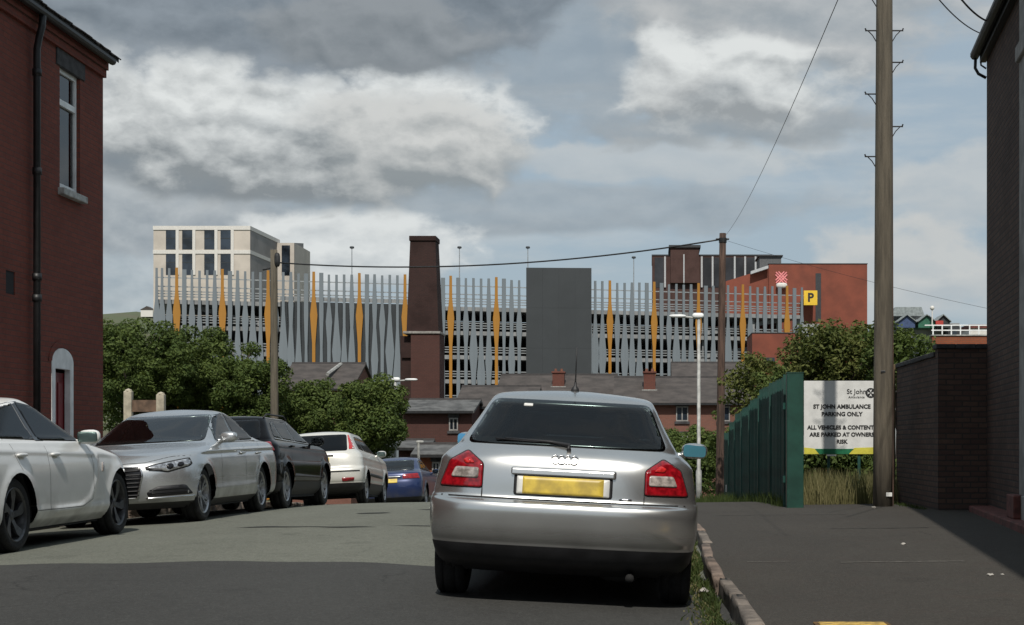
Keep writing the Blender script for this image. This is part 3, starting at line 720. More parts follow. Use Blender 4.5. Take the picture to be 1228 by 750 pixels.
wp.tube([f_(.02, 1.015), f_(.02, 1.045), f_(-.10, 1.062), f_(-.40, 1.072)], [.016, .013, .010, .006], 8); wp.tube([f_(-.02, 1.056), f_(-.46, 1.066)], .007, 6)
wp.build('rear_wiper', M_plast, c.root, smooth=True)
MB().lathe([(1.395, .0001), (1.395, .030), (1.42, .026), (1.44, .010), (1.47, .007)], 14, 'z', (.0, .95 + c.off, .015)).tube([(0, .95 + c.off, 1.47), (0, .90 + c.off, 1.72)], [.006, .003], 6).build('aerial', M_plast, c.root, smooth=True)
c.mirror(2.50, 1.035, .74, M_silver, M_mirror, size=(.205, .12, .125))
c.interior(1.95, .48, 1.0, w=.52, yrear=1.05)
MB().rblob((0, 2.38 + c.off, 1.27), (.22, .03, .06), 3).build('interior_mirror', M_plast, c.root, smooth=True)
MB().rblob((.38, .60 + c.off, .24), (.26, .5, .16), 4).tube([(.45, .35 + c.off, .22), (.45, .16 + c.off, .21)], .028, 10).build('exhaust', M_under, c.root, smooth=True)
MB().tube([(-.70, .76 + c.off, .27), (.70, .76 + c.off, .27)], .045, 10).build('rear_axle', M_under, c.root, smooth=True)
c.wheels(M_alloy, 5); c.body()
A3X = -.595
c.place(A3X, 9.75 - c.off)

# --- white saloon beside the red house
c = Car('white_saloon', 'white saloon with dark twisted-spoke wheels, first of the row beside the red house', [r_[:6] + (r_[6] * 1.5, 2.25) + r_[8:] for r_ in sedan_rings(4.83, .925, 1.50)], (1.12, 3.86), .345, .385, 4.83, M_white, low_ring=1, flare=.016,
        creases=[([(.3, .95), (4.2, .88)], .010, .035), ([(2.0, .33), (2.62, .345), (2.95, .42), (3.12, .62), (3.17, .86)], .012, .03), ([(1.5, .36), (3.5, .34)], .012, .03)], track=.90, tyre_w=.235)
c.win('F', [(-.72, 1.04), (.72, 1.04), (.59, 1.405), (-.59, 1.405)], 'windscreen', M_glassw)
c.win('R', [(-.62, 1.07), (.62, 1.07), (.52, 1.36), (-.52, 1.36)], 'rear_window', M_glass)
for v_ in ('S+', 'S-'):
    c.win(v_, [(1.90, 1.035), (3.02, 1.025), (2.72, 1.22), (2.36, 1.385), (1.86, 1.428)], 'side_window', M_glassd, frit=.03)
    c.win(v_, [(1.02, 1.055), (1.82, 1.04), (1.78, 1.428), (1.36, 1.36)], 'side_window', M_glassd, frit=.03)
    c.patch('door_pillar', [(1.78, 1.03), (1.96, 1.03), (1.92, 1.432), (1.74, 1.432)], v_, M_frit, off=.0025)
    c.line([(1.88, .36), (1.87, .80), (1.86, 1.04)], v_); c.line([(3.02, .42), (3.05, .80), (2.98, 1.02)], v_); c.line([(1.20, .75), (1.10, .9), (1.06, 1.05)], v_); c.line([(1.5, .36), (2.7, .355), (3.02, .42)], v_)
    for hy in (1.98, 1.17):
        yy = hy + .06; h = c.bvh.ray_cast(Vector((6 if v_ == 'S+' else -6, yy + c.off, .89)), Vector((-1 if v_ == 'S+' else 1, 0, 0)))[0]
        MB().rblob((h.x + (.018 if v_ == 'S+' else -.018), yy + c.off, .895), (.045, .22, .035), 3).build('door_handle', M_white, c.root, smooth=True)
        c.patch('handle_cup', rpoly([(yy - .06, .855), (yy + .06, .855), (yy + .06, .90), (yy - .06, .90)], .02), v_, M_platew, off=.002)
    c.patch('side_repeater', rpoly([(3.28, .70), (3.33, .70), (3.36, .80), (3.31, .80)], .01), v_, M_clear, off=.006)
c.mirror(2.86, 1.065, .80, M_white, size=(.23, .13, .15))
c.interior(2.15, .485, 1.0, w=.6, yrear=1.25)
for k in (1, -1):
    q = [(.40, .68), (.45, .76), (.84, .84), (.86, .74)]
    c.patch('headlamp', rpoly(q if k > 0 else mir(q), .02), 'F', M_hl, off=.006)
    q = [(.45, .80), (.45, .93), (.84, .93), (.86, .78)]
    c.patch('tail_lamp', rpoly(q if k > 0 else mir(q), .02), 'R', M_red, off=.006)
c.patch('number_plate', [(-.26, .62), (.26, .62), (.26, .73), (-.26, .73)], 'R', M_plate, off=.010, label='plain yellow rear number plate')
c.line([(x_, .55) for x_ in np.linspace(-.86, .86, 26)], 'R', .008, name='bumper_gap')
c.patch('grille', rpoly([(-.36, .52), (.36, .52), (.40, .68), (-.40, .68)], .03), 'F', M_plast, off=.004)
c.wheels(M_alloyd, 5, 'twist', .255); c.body(M_white)
c.place(-5.94 - .80, 14.3 + 1.37)

# --- cool silver saloon facing the viewer
c = Car('silver_saloon', 'silver saloon with slim headlamps and barred dark grille, nose to the white saloon', sedan_rings(4.93, .937, 1.50), (1.12, 4.03), .345, .385, 4.93, M_silver2, low_ring=1, flare=.014,
        creases=[([(.2, .945), (4.3, .885)], .014, .022), ([(.2, .905), (4.2, .845)], -.008, .03), ([(1.6, .42), (3.6, .40)], .014, .035)], track=.905, tyre_w=.235)
c.win('F', [(-.735, 1.035), (.735, 1.035), (.595, 1.415), (-.595, 1.415)], 'windscreen', M_glassw, frit=.05, r=.06)
c.win('R', [(-.62, 1.08), (.62, 1.08), (.54, 1.38), (-.54, 1.38)], 'rear_window', M_glass)
for v_ in ('S+', 'S-'):
    c.win(v_, [(2.12, 1.04), (3.20, 1.025), (2.86, 1.25), (2.52, 1.40), (2.10, 1.435)], 'side_window', M_glass)
    c.win(v_, [(1.20, 1.065), (2.05, 1.04), (2.03, 1.435), (1.56, 1.385)], 'side_window', M_glassd)
    c.win(v_, [(.98, 1.11), (1.17, 1.09), (1.50, 1.35), (1.38, 1.32)], 'side_window', M_glassd, frit=.02, r=.03)
    c.patch('door_pillar', [(2.00, 1.03), (2.17, 1.03), (2.15, 1.438), (1.98, 1.438)], v_, M_frit, off=.0025)
    c.patch('window_trim', [(1.15, 1.045), (3.22, 1.004), (3.22, 1.018), (1.15, 1.059)], v_, M_chrome, off=.010)
    c.line([(2.08, .36), (2.08, 1.03)], v_); c.line([(3.30, .40), (3.30, .80), (3.16, 1.02)], v_); c.line([(1.46, .62), (1.30, .8), (1.20, 1.06)], v_)
    for yy in (2.24, 1.38):
        h = c.bvh.ray_cast(Vector((6 if v_ == 'S+' else -6, yy + c.off, .86)), Vector((-1 if v_ == 'S+' else 1, 0, 0)))[0]
        MB().rblob((h.x + (.018 if v_ == 'S+' else -.018), yy + c.off, .865), (.045, .22, .03), 3).build('door_handle', M_silver2, c.root, smooth=True)
q = [(-.37, .73), (.37, .73), (.41, .62), (.33, .33), (-.33, .33), (-.41, .62)]
gr = c.patch('grille', rpoly(q, .03), 'F', M_frit, off=.010)
c.patch('grille_frame', rpoly(q, .03), 'F', M_chrome, off=.016, inner=inset(rpoly([(a, b) for a, b in q], .03), .016), raw=True, parent=gr)
for i in range(7):
    zz = .37 + i * .05; hw = .34 + (.05 * (zz - .33) / .29 if zz < .62 else .05 * (.73 - zz) / .11)
    c.patch('grille_bar', [(-hw, zz), (hw, zz), (hw, zz + .014), (-hw, zz + .014)], 'F', M_plast, off=.022, parent=gr, skirt=.012)
em = MB()
for i in range(4):
    yb = c.bvh.ray_cast(Vector(((i - 1.5) * .055, 15, .665)), Vector((0, -1, 0)))[0].y + .03
    em.tube([((i - 1.5) * .055 + .035 * math.cos(a), yb, .665 + .035 * math.sin(a)) for a in np.linspace(0, 2 * math.pi, 21)], .005, 6, cap=False)
em.build('emblem', M_chrome, c.root, smooth=True)
for k in (1, -1):
    q = [(.42, .725), (.86, .815), (.895, .735), (.87, .70), (.68, .640), (.60, .655), (.54, .675), (.44, .680)]
    hl = c.patch('headlamp', rpoly(q if k > 0 else mir(q), .015), 'F', M_gap, off=.006)
    q2 = inset(rpoly(q if k > 0 else mir(q), .015), .013)
    c.patch('lamp_lens', q2, 'F', M_hl, off=.010, parent=hl)
    for cx, rr_ in ((.70, .036), (.80, .030)):
        c.patch('projector', [(k * cx + rr_ * math.cos(a), .715 + (cx - .7) * .2 + rr_ * math.sin(a)) for a in np.linspace(0, 2 * math.pi, 17)[:-1]], 'F', M_frit, off=.015, parent=hl, res=.02)
    q = [(.47, .675), (.56, .690), (.63, .668), (.60, .660)]
    c.patch('lamp_blade', q if k > 0 else mir(q), 'F', M_plast, off=.014, parent=hl)
    q = [(.43, .40), (.56, .475), (.84, .485), (.89, .36), (.45, .345)]
    ik = c.patch('air_intake', rpoly(q if k > 0 else mir(q), .03), 'F', M_plast, off=.004)
    for zz in (.385, .425):
        q = [(.47, zz), (.85, zz + .01), (.85, zz + .018), (.47, zz + .008)]
        c.patch('intake_slat', q if k > 0 else mir(q), 'F', M_frit, off=.010, parent=ik)
    q = [(.42, .318), (.88, .325), (.90, .345), (.42, .338)]
    c.patch('chrome_lip', q if k > 0 else mir(q), 'F', M_chrome, off=.012)
    q = [(.45, .80), (.45, .93), (.84, .93), (.86, .78)]
    c.patch('tail_lamp', rpoly(q if k > 0 else mir(q), .02), 'R', M_red, off=.006)
c.line([(-.86, .84), (-.70, .835), (-.42, .77), (0, .76), (.42, .77), (.70, .835), (.86, .84)], 'F', .006)
c.mirror(3.02, 1.075, .80, M_silver2, size=(.23, .13, .14))
c.interior(2.3, .50, 1.0, w=.6, yrear=1.4)
MB().rblob((0, 2.62 + c.off, 1.33), (.24, .04, .07), 3).build('interior_mirror', M_plast, c.root, smooth=True)
MB().lathe([(1.475, .05), (1.50, .04), (1.51, .0001)], 12, 'z', (0, 1.9 + c.off, 0)).build('roof_aerial', M_silver2, c.root, smooth=True)
c.wheels(M_alloy, 5, 'double', .25); c.body()
c.place(-5.75 - .82, 19.7 + 1.455, flip=True)

# --- black estate
c = Car('black_estate', 'black high-roofed estate car with bright silver alloy wheels', hatch_rings(4.5, .92, 1.50), (.82, 3.62), .345, .39, 4.5, M_black, low_ring=2, track=.90, tyre_w=.23,
        creases=[([(.2, .99), (4.0, .95)], .010, .03), ([(1.3, .50), (3.3, .47)], .012, .03)])
c.win('R', [(-.64, 1.090), (.64, 1.090), (.53, 1.410), (-.53, 1.410)], 'rear_window', M_glassd)
c.win('F', [(-.64, 1.110), (.64, 1.110), (.53, 1.400), (-.53, 1.400)], 'windscreen', M_glassw)
for v_ in ('S+', 'S-'):
    c.win(v_, [(.72, 1.130), (1.18, 1.100), (1.18, 1.390), (1.0, 1.370)], 'side_window', M_glass, frit=.025)
    c.win(v_, [(1.24, 1.100), (1.98, 1.080), (1.98, 1.400), (1.24, 1.395)], 'side_window', M_glass, frit=.025)
    c.win(v_, [(2.04, 1.080), (3.05, 1.060), (2.52, 1.370), (2.04, 1.400)], 'side_window', M_glass, frit=.025)
    for yy in (1.21, 2.01): c.patch('door_pillar', [(yy - .08, 1.08), (yy + .08, 1.07), (yy + .08, 1.40), (yy - .08, 1.395)], v_, M_frit, off=.0025)
    c.line([(2.01, .40), (2.01, 1.050)], v_); c.line([(3.0, .45), (3.08, 1.030)], v_); c.line([(1.22, .7), (1.20, 1.080)], v_)
    c.patch('window_trim', [(.70, 1.095), (3.08, 1.035), (3.08, 1.052), (.70, 1.112)], v_, M_chrome, off=.010)
    for yy in (2.2, 1.290):
        h = c.bvh.ray_cast(Vector((6 if v_ == 'S+' else -6, yy + c.off, .98)), Vector((-1 if v_ == 'S+' else 1, 0, 0)))[0]
        MB().rblob((h.x + (.018 if v_ == 'S+' else -.018), yy + c.off, .985), (.045, .22, .035), 3).build('door_handle', M_black, c.root, smooth=True)
    sg = 1 if v_ == 'S+' else -1
    MB().tube([(sg * .56, .85 + c.off, 1.445), (sg * .57, 1.0 + c.off, 1.50), (sg * .57, 2.1 + c.off, 1.505), (sg * .56, 2.3 + c.off, 1.455)], .014, 8).build('roof_rail', M_plast, c.root, smooth=True)
for k in (1, -1):
    q = [(.48, .90), (.48, 1.02), (.78, 1.05), (.86, .90)]
    c.patch('tail_lamp', rpoly(q if k > 0 else mir(q), .03), 'R', M_red, off=.008)
c.patch('number_plate', [(-.26, .84), (.26, .84), (.26, .95), (-.26, .95)], 'R', M_plate, off=.010, label='plain yellow rear number plate')
c.mirror(2.86, 1.09, .80, M_black, size=(.22, .12, .16))
c.interior(2.1, .58, 1.0, w=.58, yrear=1.15)
c.wheels(M_alloy, 7); c.body()
c.place(-5.75 - .82, 24.2 + 1.4)

# --- pearl white hatchback
c = Car('white_hatchback', 'white hatchback with tall red tail lamps set high beside its rear window', hatch_rings(4.35, .895, 1.50), (.80, 3.42), .32, .37, 4.35, M_white2, low_ring=2, track=.88,
        creases=[([(.2, .93), (4.0, .90)], .008, .03)])
c.win('R', [(-.60, 1.06), (.60, 1.06), (.52, 1.41), (-.52, 1.41)], 'rear_window', M_glassd)
c.win('F', [(-.62, 1.12), (.62, 1.12), (.52, 1.40), (-.52, 1.40)], 'windscreen', M_glassw)
for v_ in ('S+', 'S-'):
    c.win(v_, [(.82, 1.11), (1.40, 1.09), (1.40, 1.39), (1.05, 1.37)], 'side_window', M_glassd, frit=.025)
    c.win(v_, [(1.46, 1.09), (2.86, 1.07), (2.40, 1.36), (1.46, 1.39)], 'side_window', M_glassd, frit=.025)
    c.line([(1.43, .40), (1.43, 1.06)], v_); c.line([(2.9, .42), (2.95, 1.05)], v_)
    c.patch('rub_strip', [(1.2, .56), (2.9, .54), (2.9, .60), (1.2, .62)], v_, M_plast, off=.012)
for k in (1, -1):
    q = [(.62, 1.09), (.60, 1.20), (.535, 1.40), (.60, 1.415), (.675, 1.26), (.735, 1.10)]
    lp = c.patch('tail_lamp', rpoly(q if k > 0 else mir(q), .02), 'R', M_redb, off=.010)
    q = [(.50, .44), (.72, .45), (.74, .52), (.50, .52)]
    c.patch('rear_reflector', rpoly(q if k > 0 else mir(q), .02), 'R', M_red, off=.008)
c.patch('bumper_strip', [(-.84, .640), (.84, .640), (.84, .662), (-.84, .662)], 'R', M_plast, off=.010)
c.patch('tailgate_trim', [(-.34, .955), (.34, .955), (.34, .985), (-.34, .985)], 'R', M_plast, off=.015)
c.patch('number_plate', [(-.26, .82), (.26, .82), (.26, .93), (-.26, .93)], 'R', M_plate, off=.010, label='plain yellow rear number plate')
c.mirror(2.68, 1.07, .78, M_white2, size=(.2, .12, .14))
c.interior(2.05, .52, 1.0, w=.55, yrear=1.1)
c.wheels(M_alloy, 6); c.body()
c.place(-5.80 - .80, 31.0 + 1.31, yaw=2.0)

# --- dark blue car beyond the crest
c = Car('blue_saloon', 'dark blue car with a yellow rear plate, parked beyond the white hatchback', sedan_rings(4.5, .88, 1.43), (1.02, 3.64), .315, .365, 4.5, M_blue, low_ring=2, track=.87)
c.win('R', [(-.60, 1.03), (.60, 1.03), (.52, 1.33), (-.52, 1.33)], 'rear_window', M_glass, frit=.03)
c.win('F', [(-.62, 1.03), (.62, 1.03), (.52, 1.33), (-.52, 1.33)], 'windscreen', M_glassw, frit=.03)
for v_ in ('S+', 'S-'):
    c.win(v_, [(1.0, 1.05), (1.90, 1.03), (1.90, 1.33), (1.45, 1.30)], 'side_window', M_glass, frit=.025)
    c.win(v_, [(1.96, 1.03), (2.85, 1.02), (2.4, 1.29), (1.96, 1.33)], 'side_window', M_glass, frit=.025)
for k in (1, -1):
    q = [(.40, .78), (.40, .90), (.78, .92), (.83, .78)]
    c.patch('tail_lamp', rpoly(q if k > 0 else mir(q), .02), 'R', M_red, off=.008)
c.patch('number_plate', [(-.26, .68), (.26, .68), (.26, .79), (-.26, .79)], 'R', M_plate, off=.010, label='plain yellow rear number plate')
c.patch('chrome_strip', [(-.36, .82), (.36, .82), (.36, .86), (-.36, .86)], 'R', M_chrome, off=.020)
c.mirror(2.72, 1.03, .76, M_blue, size=(.2, .12, .13))
c.interior(2.0, .48, 1.0, w=.55, yrear=1.15)
c.wheels(M_alloy, 6); c.body()
c.place(-6.0 - .84, 40.3 + 2.3)

# ------------------------------------------------------------------ near houses, walls, poles
M_redb_ = brick('red_brick', (.205, .060, .042), (.165, .050, .038), (.115, .064, .052), msize=.008, dirt=.35)
M_darkb = brick('sooty_brick', (.080, .050, .042), (.115, .072, .055), (.046, .041, .038), msize=.011, dirt=.6)
M_slate = mat('roof_tile_dark', (.040, .036, .035), .85, var=.3, vscale=3, bump=.6, bscale=12)
M_gutter = mat('black_gutter', (.012, .012, .013), .5, var=.2)
M_upvc = mat('white_frame', (.78, .79, .78), .45, var=.08, vscale=4)
M_stone = mat('dark_stone', (.052, .050, .052), .85, var=.25, vscale=6, bump=.4, bscale=30)
M_sill = mat('painted_sill', (.42, .42, .40), .7, var=.25, vscale=6)
M_pane = glassmat('house_glass', (.5, .6, .65), .9, .35)
M_room = mat('dark_room', (.02, .02, .022), .95)
M_doorr = mat('red_door', (.20, .012, .016), .4, var=.15)
M_greyp = mat('grey_render', (.28, .27, .255), .85, var=.15, vscale=3, bump=.3)
M_step = mat('red_step', (.14, .045, .036), .85, var=.25, vscale=8)
M_wood = mat('pole_wood', (.112, .095, .070), .9, var=.18, vscale=5, bump=.7, bscale=14, stretch=(3, 3, .25))
M_woodr = mat('brown_pole_wood', (.085, .050, .036), .9, var=.3, vscale=5, bump=.7, bscale=14, stretch=(3, 3, .25))
M_iron = mat('iron', (.035, .035, .037), .6, .5, var=.3)

# red terraced house on the far side of the street
LX = -8.8
h = thing('red_house', 'red brick terraced house end with one white sash window and a black downpipe', 'house', (LX, 24.8, .05))
def wall_with_holes(y0, y1, z0, z1, holes, x, th, sgn=-1):
    """wall panel in the y-z plane, thickness th towards sgn, with rectangular openings"""
    ys = sorted({y0, y1, *[q for hh in holes for q in hh[:2]]}); zs = sorted({z0, z1, *[q for hh in holes for q in hh[2:4]]})
    mb = MB()
    for a, b in zip(ys[:-1], ys[1:]):
        for c_, d in zip(zs[:-1], zs[1:]):
            if any(hh[0] <= a and b <= hh[1] and hh[2] <= c_ and d <= hh[3] for hh in holes): continue
            mb.add([(x, a, c_), (x, b, c_), (x, b, d), (x, a, d)], [(0, 1, 2, 3)])
    for a, b, c_, d in holes:
        q = x + sgn * th
        mb.add([(x, a, c_), (x, b, c_), (x, b, d), (x, a, d), (q, a, c_), (q, b, c_), (q, b, d), (q, a, d)], [(0, 1, 5, 4), (1, 2, 6, 5), (2, 3, 7, 6), (3, 0, 4, 7)])
    return mb
EZ = 7.20                            # eaves
wy0, wy1, wz0, wz1 = -1.82, -1.00, 4.80, 6.62      # window opening (local y, z)
dy0, dy1 = -2.14, -1.30
vent = (-3.74, -3.44, 3.04, 3.36)
mb = wall_with_holes(-24, 0, -.3, EZ, [(wy0, wy1, wz0, wz1), (dy0, dy1, .05, 2.42), vent], 0, .14)
mb.add([(0, 0, -.3), (-8, 0, -.3), (-8, 0, EZ), (-4, 0, EZ + 2.6), (0, 0, EZ)], [(0, 1, 2, 3, 4)])
mb.add([(0, -24, -.3), (-8, -24, -.3), (-8, -24, EZ), (-4, -24, EZ + 2.6), (0, -24, EZ)], [(0, 1, 2, 3, 4)])
mb.add([(-8, 0, -.3), (-8, -24, -.3), (-8, -24, EZ), (-8, 0, EZ)], [(0, 1, 2, 3)])
wall = mb.build('wall', M_redb_, h)
cb = MB().box(.003, .055, -24, .003, EZ - .34, EZ - .22).box(.003, .09, -24, .004, EZ - .22, EZ - .06); cb.build('corbel_course', M_redb_, wall)
roof = MB().prism([(.20, EZ - .06), (.20, EZ + .03), (-4, EZ + 2.85), (-8.3, EZ + .03), (-8.3, EZ - .06), (-4, EZ + 2.72)], -24.2, .16).build('roof', M_slate, h)
rr = random.Random(5)
tme = MB().bevbox(0, .31, -.075, .075, 0, .022, .005).mesh('roof_tile'); tme.materials.append(M_slate)
for k in range(150):                                   # the eaves course of tiles, the only one that shows
    link('roof_tile', tme, None, roof, loc=(-.03, .10 - .162 * k, EZ + .155 + rr.uniform(-.006, .006)), rot=(rr.uniform(-.03, .03), .575 + rr.uniform(-.03, .03), 0))
gt = [(.30, 0), (.30, -.055), (.33, -.10), (.38, -.115), (.43, -.10), (.455, -.055), (.455, 0), (.445, 0), (.442, -.05), (.42, -.09), (.38, -.103), (.34, -.09), (.312, -.05), (.312, 0)]
MB().prism([(a * .75 - .11, EZ - .062 + b * .75) for a, b in gt], -24.1, -.05).build('gutter', M_gutter, h)
DPY = -2.92
dp = MB().tube([(.18, DPY, EZ - .14), (.17, DPY, EZ - .30), (.13, DPY, EZ - .45), (.10, DPY, EZ - .62), (.10, DPY, .05)], .05, 10)
for z in (1.2, 3.0, 3.3, 4.8, 6.2): dp.lathe([(z, .05), (z, .066), (z + .10, .066), (z + .10, .05)], 10, 'z', (.10, DPY, 0))
dp.build('downpipe', M_gutter, h, smooth=True)
MB().box(-.03, -.015, *vent[:2], *vent[2:]).build('vent_recess', M_room, h)
# window: stone head, sill, frame and panes
MB().bevbox(-.05, .022, wy0 - .15, wy1 + .17, wz1 - .01, wz1 + .30, .008).build('lintel', M_stone, h)
win_ = MB().box(-.16, -.155, wy0, wy1, wz0, wz1).build('window', M_room, h)
win_.location = (-.3, 0, 0)
fr = MB()
fx0, fx1 = -.125, -.055; tz = wz1 - .52
fr.box(fx0, fx1, wy0, wy0 + .07, wz0, wz1); fr.box(fx0, fx1, wy1 - .07, wy1, wz0, wz1); fr.box(fx0, fx1, wy0 + .07, wy1 - .07, wz1 - .07, wz1); fr.box(fx0, fx1, wy0 + .07, wy1 - .07, wz0, wz0 + .09); fr.box(fx0, fx1 + .012, wy0 + .07, wy1 - .07, tz - .04, tz + .05)
o = fr.build('window_frame', M_upvc, win_); o.location = (.3, 0, 0)
for a, b in ((wz0 + .09, tz - .04), (tz + .05, wz1 - .07)):
    o = MB().box(-.095, -.088, wy0 + .07, wy1 - .07, a, b).build('window_pane', M_pane, win_); o.location = (.3, 0, 0)
MB().bevbox(-.10, .10, wy0 - .07, wy1 + .07, wz0 - .11, wz0 - .005, .01).build('sill', M_sill, h)
# door with arched white surround
dr = MB().box(-.13, -.09, dy0 + .12, dy1 - .12, .06, 2.05)
for a, b in ((.25, .95), (1.10, 1.9)):
    for c_, d in ((dy0 + .20, (dy0 + dy1) / 2 - .04), ((dy0 + dy1) / 2 + .04, dy1 - .20)): dr.bevbox(-.092, -.075, c_, d, a, b, .008)
door = dr.build('door', M_doorr, h)
MB().rblob((-.06, dy0 + .19, 1.05), (.05, .05, .05), 2).build('door_knob', M_chrome, door, smooth=True)
ym = (dy0 + dy1) / 2; hw = (dy1 - dy0) / 2
arch = [(dy0, .05), (dy0, 2.20)] + [(ym - hw * math.cos(a), 2.20 + .21 * math.sin(a)) for a in np.linspace(.15, math.pi - .15, 11)] + [(dy1, 2.20), (dy1, .05), (dy1 - .13, .05), (dy1 - .13, 2.10), (dy0 + .13, 2.10), (dy0 + .13, .05)]
MB().prism(arch, -.075, .012, 'x').build('door_surround', M_upvc, h)
MB().prism([(ym - (hw + .12) * math.cos(a), 2.20 + .33 * math.sin(a)) for a in np.linspace(0, math.pi, 13)] + [(ym + hw * math.cos(a), 2.205 + .215 * math.sin(a)) for a in np.linspace(0, math.pi, 13)], .002, .014, 'x').build('brick_arch', M_redb_, h)
MB().bevbox(-.1, .32, dy0 - .1, dy1 + .1, -.1, .10, .01).build('door_step', M_stone, h)

# sooty house on the pavement side, turned a little to the street
RH = thing('dark_house', 'sooty brown brick house corner with grey pilaster and red step at the pavement', 'house', (4.67, 21.42, .06), (0, 0, R(-5.5)))
mb = MB().box(0, 7, -26, 0, -.2, 6.42); mb.build('wall', M_darkb, RH)
MB().prism([(-.10, 6.43), (-.10, 6.50), (3.5, 8.4), (7.3, 6.50), (7.3, 6.43), (3.5, 8.30)], -26.2, .06).build('roof', M_slate, RH)
MB().box(-.09, -.004, -26, .055, 6.28, 6.42).build('soffit', M_gutter, RH)
MB().prism([(a * .8 - .455, 6.42 + b * .8) for a, b in gt], -26.1, .10).build('gutter', M_gutter, RH)
bk = MB().tube([(-.15, .03, 6.33), (-.155, .03, 6.20), (-.11, .03, 6.12), (-.004, .03, 6.06)], .022, 8).tube([(-.08, .03, 6.33), (-.075, .03, 6.24), (-.004, .03, 6.19)], .013, 8)
bk.build('gutter_bracket', M_gutter, RH, smooth=True)
pil = MB().bevbox(-.11, .05, -4.9, -3.95, .27, 6.2, .01); pil.bevbox(-.15, .05, -4.94, -3.91, 5.3, 5.48, .01); pil.bevbox(-.14, .05, -4.93, -3.92, .10, .40, .01); pil.build('pilaster', M_greyp, RH)
MB().bevbox(-.30, .05, -6.0, -.5, -.1, .135, .012).build('door_step', M_step, RH)
MB().bevbox(-.22, .01, -4.3, -3.70, .136, .40, .012).build('plinth_block', M_step, RH)

# yard wall, sooty brick with flat coping
yw = thing('yard_wall', 'tall sooty brick yard wall between the pavement pole and the dark house', 'wall', (3.99, 21.4, .05))
MB().box(0, .83, 0, .23, -.2, 2.30).build('front_face', M_darkb, yw)
MB().box(0, .225, .232, 3.6, -.2, 2.20).build('side_face', M_darkb, yw)
rr = random.Random(9)
for k in range(7): MB().bevbox(-.025 + rr.uniform(-.004, .004), .25, .22 + k * .485, .69 + k * .485, 2.202 + rr.uniform(0, .006), 2.272, .008).build('coping_stone', M_stone, yw)
for k in range(3): MB().bevbox(-.03 + k * .28, .24 + k * .28, -.03, .26, 2.302 + rr.uniform(0, .004), 2.368, .008).build('coping_stone', M_stone, yw)
o = MB().bevbox(-.05, .05, -.04, .04, -.1, 2.35, .006).build('fence_post', mat('pale_wood', (.12, .085, .045), .85, var=.25, vscale=4, stretch=(2, 2, .3)), label='pale wooden post against the end of the sooty yard wall', cat='post', loc=(3.93, 25.1, gl(25.1)))

# tall timber pole with step irons
def pole(name, label, x, y, zb, zt, r0, r1, m, lean=(0, 0)):
    t = thing(name, label, 'pole', (x, y, zb))
    H_ = zt - zb
    MB().tube([(lean[0] * k / 8, lean[1] * k / 8, H_ * k / 8 - (.3 if k == 0 else 0)) for k in range(9)], [r0 + (r1 - r0) * k / 8 for k in range(9)], 16).build('shaft', m, t, smooth=True)
    return t
PX, PY = X(1058.5, 23.3), 23.3
t = pole('utility_pole', 'tall brown timber pole with step irons in front of the white parking sign', PX, PY, .1, 9.2, .150, .118, M_wood, (.03, 0))
st = MB().tube([(0, 0, 0), (.17, 0, .0)], .011, 6).tube([(.155, 0, 0), (.17, 0, .035)], .012, 6).tube([(.13, 0, 0), (.06, 0, -.07), (0, 0, -.17)], .008, 6).mesh('step_iron'); st.materials.append(M_iron)
for py, sg in ((37, -1), (37, 1), (75, 1), (113, -1), (152, 1), (188, -1), (-5, -1), (-40, 1)):
    z = Z(py, 23.3) - .1; link('step_iron', st, None, t, loc=(sg * .118 + .03 * z / 9, 0, z), rot=(0, 0, 0 if sg > 0 else math.pi))
MB().bevbox(.03, .12, -.152, -.138, .14, .20, .003).build('pole_tag', M_platew, t)
MB().bevbox(-.05, .02, -.150, -.136, 2.0, 2.03, .003).build('pole_plate', M_chrome, t)
MB().tube([(.148, -.02, 0), (.142, -.02, 3.0), (.125, -.02, 9)], .018, 6).build('cable_guard', M_woodr, t)

d2 = 49.0
t = pole('utility_pole', 'slim reddish timber pole at the far end of the green fence', X(863, d2), d2, gl(d2), Z(280, d2), .14, .105, M_woodr, (.10, 0))
MB().lathe([(Z(280, d2) - gl(d2) - .30, .125), (Z(280, d2) - gl(d2) - .15, .125)], 10, 'z', (.1, 0, 0)).tube([(-.12, 0, Z(287, d2) - gl(d2)), (.30, 0, Z(287, d2) - gl(d2))], .03, 6).build('cable_bracket', M_iron, t)
d3 = 54.0
t = pole('utility_pole', 'grey timber pole standing between the two clumps of trees', X(329.5, d3), d3, gl(d3) - .2, Z(300, d3), .150, .12, M_wood, (-.03, 0))
zt = Z(300, d3) - gl(d3) + .2
MB().rblob((.1, -.06, zt - .35), (.20, .18, .5), 3).tube([(-.1, 0, zt - .62), (-.42, 0, zt - .70)], .03, 6).build('junction_box', M_iron, t, smooth=True)

def wire(name, label, a, b, sag, r):
    a, b = Vector(a), Vector(b)
    MB().tube([a.lerp(b, k / 24) - Vector((0, 0, 4 * sag * (k / 24) * (1 - k / 24))) for k in range(25)], r, 5).build(name, M_gutter, label=label, cat='cable', smooth=True)
top2 = Vector((X(866, d2), d2, Z(287, d2))); top3 = Vector((X(331, d3), d3, Z(315, d3)))
wire('overhead_cable', 'thick sagging cable strung from the slim reddish pole to the grey pole', top2, top3, .45, .026)
wire('overhead_cable', 'thin wire rising steeply from the slim reddish pole', top2, P(1030, -60, 12.0), .3, .004)
wire('overhead_cable', 'faint wire running from the slim reddish pole past the tall pole', top2, P(1320, 396, 40), .2, .0045)
wire('overhead_cable', 'thin black wire reaching the gutter of the dark house', P(1182, 42, 21.5), P(1090, -50, 16), .15, .008)
wire('overhead_cable', 'thick black wire reaching the gutter of the dark house', P(1194, 28, 21), P(1120, -50, 15), .15, .012)

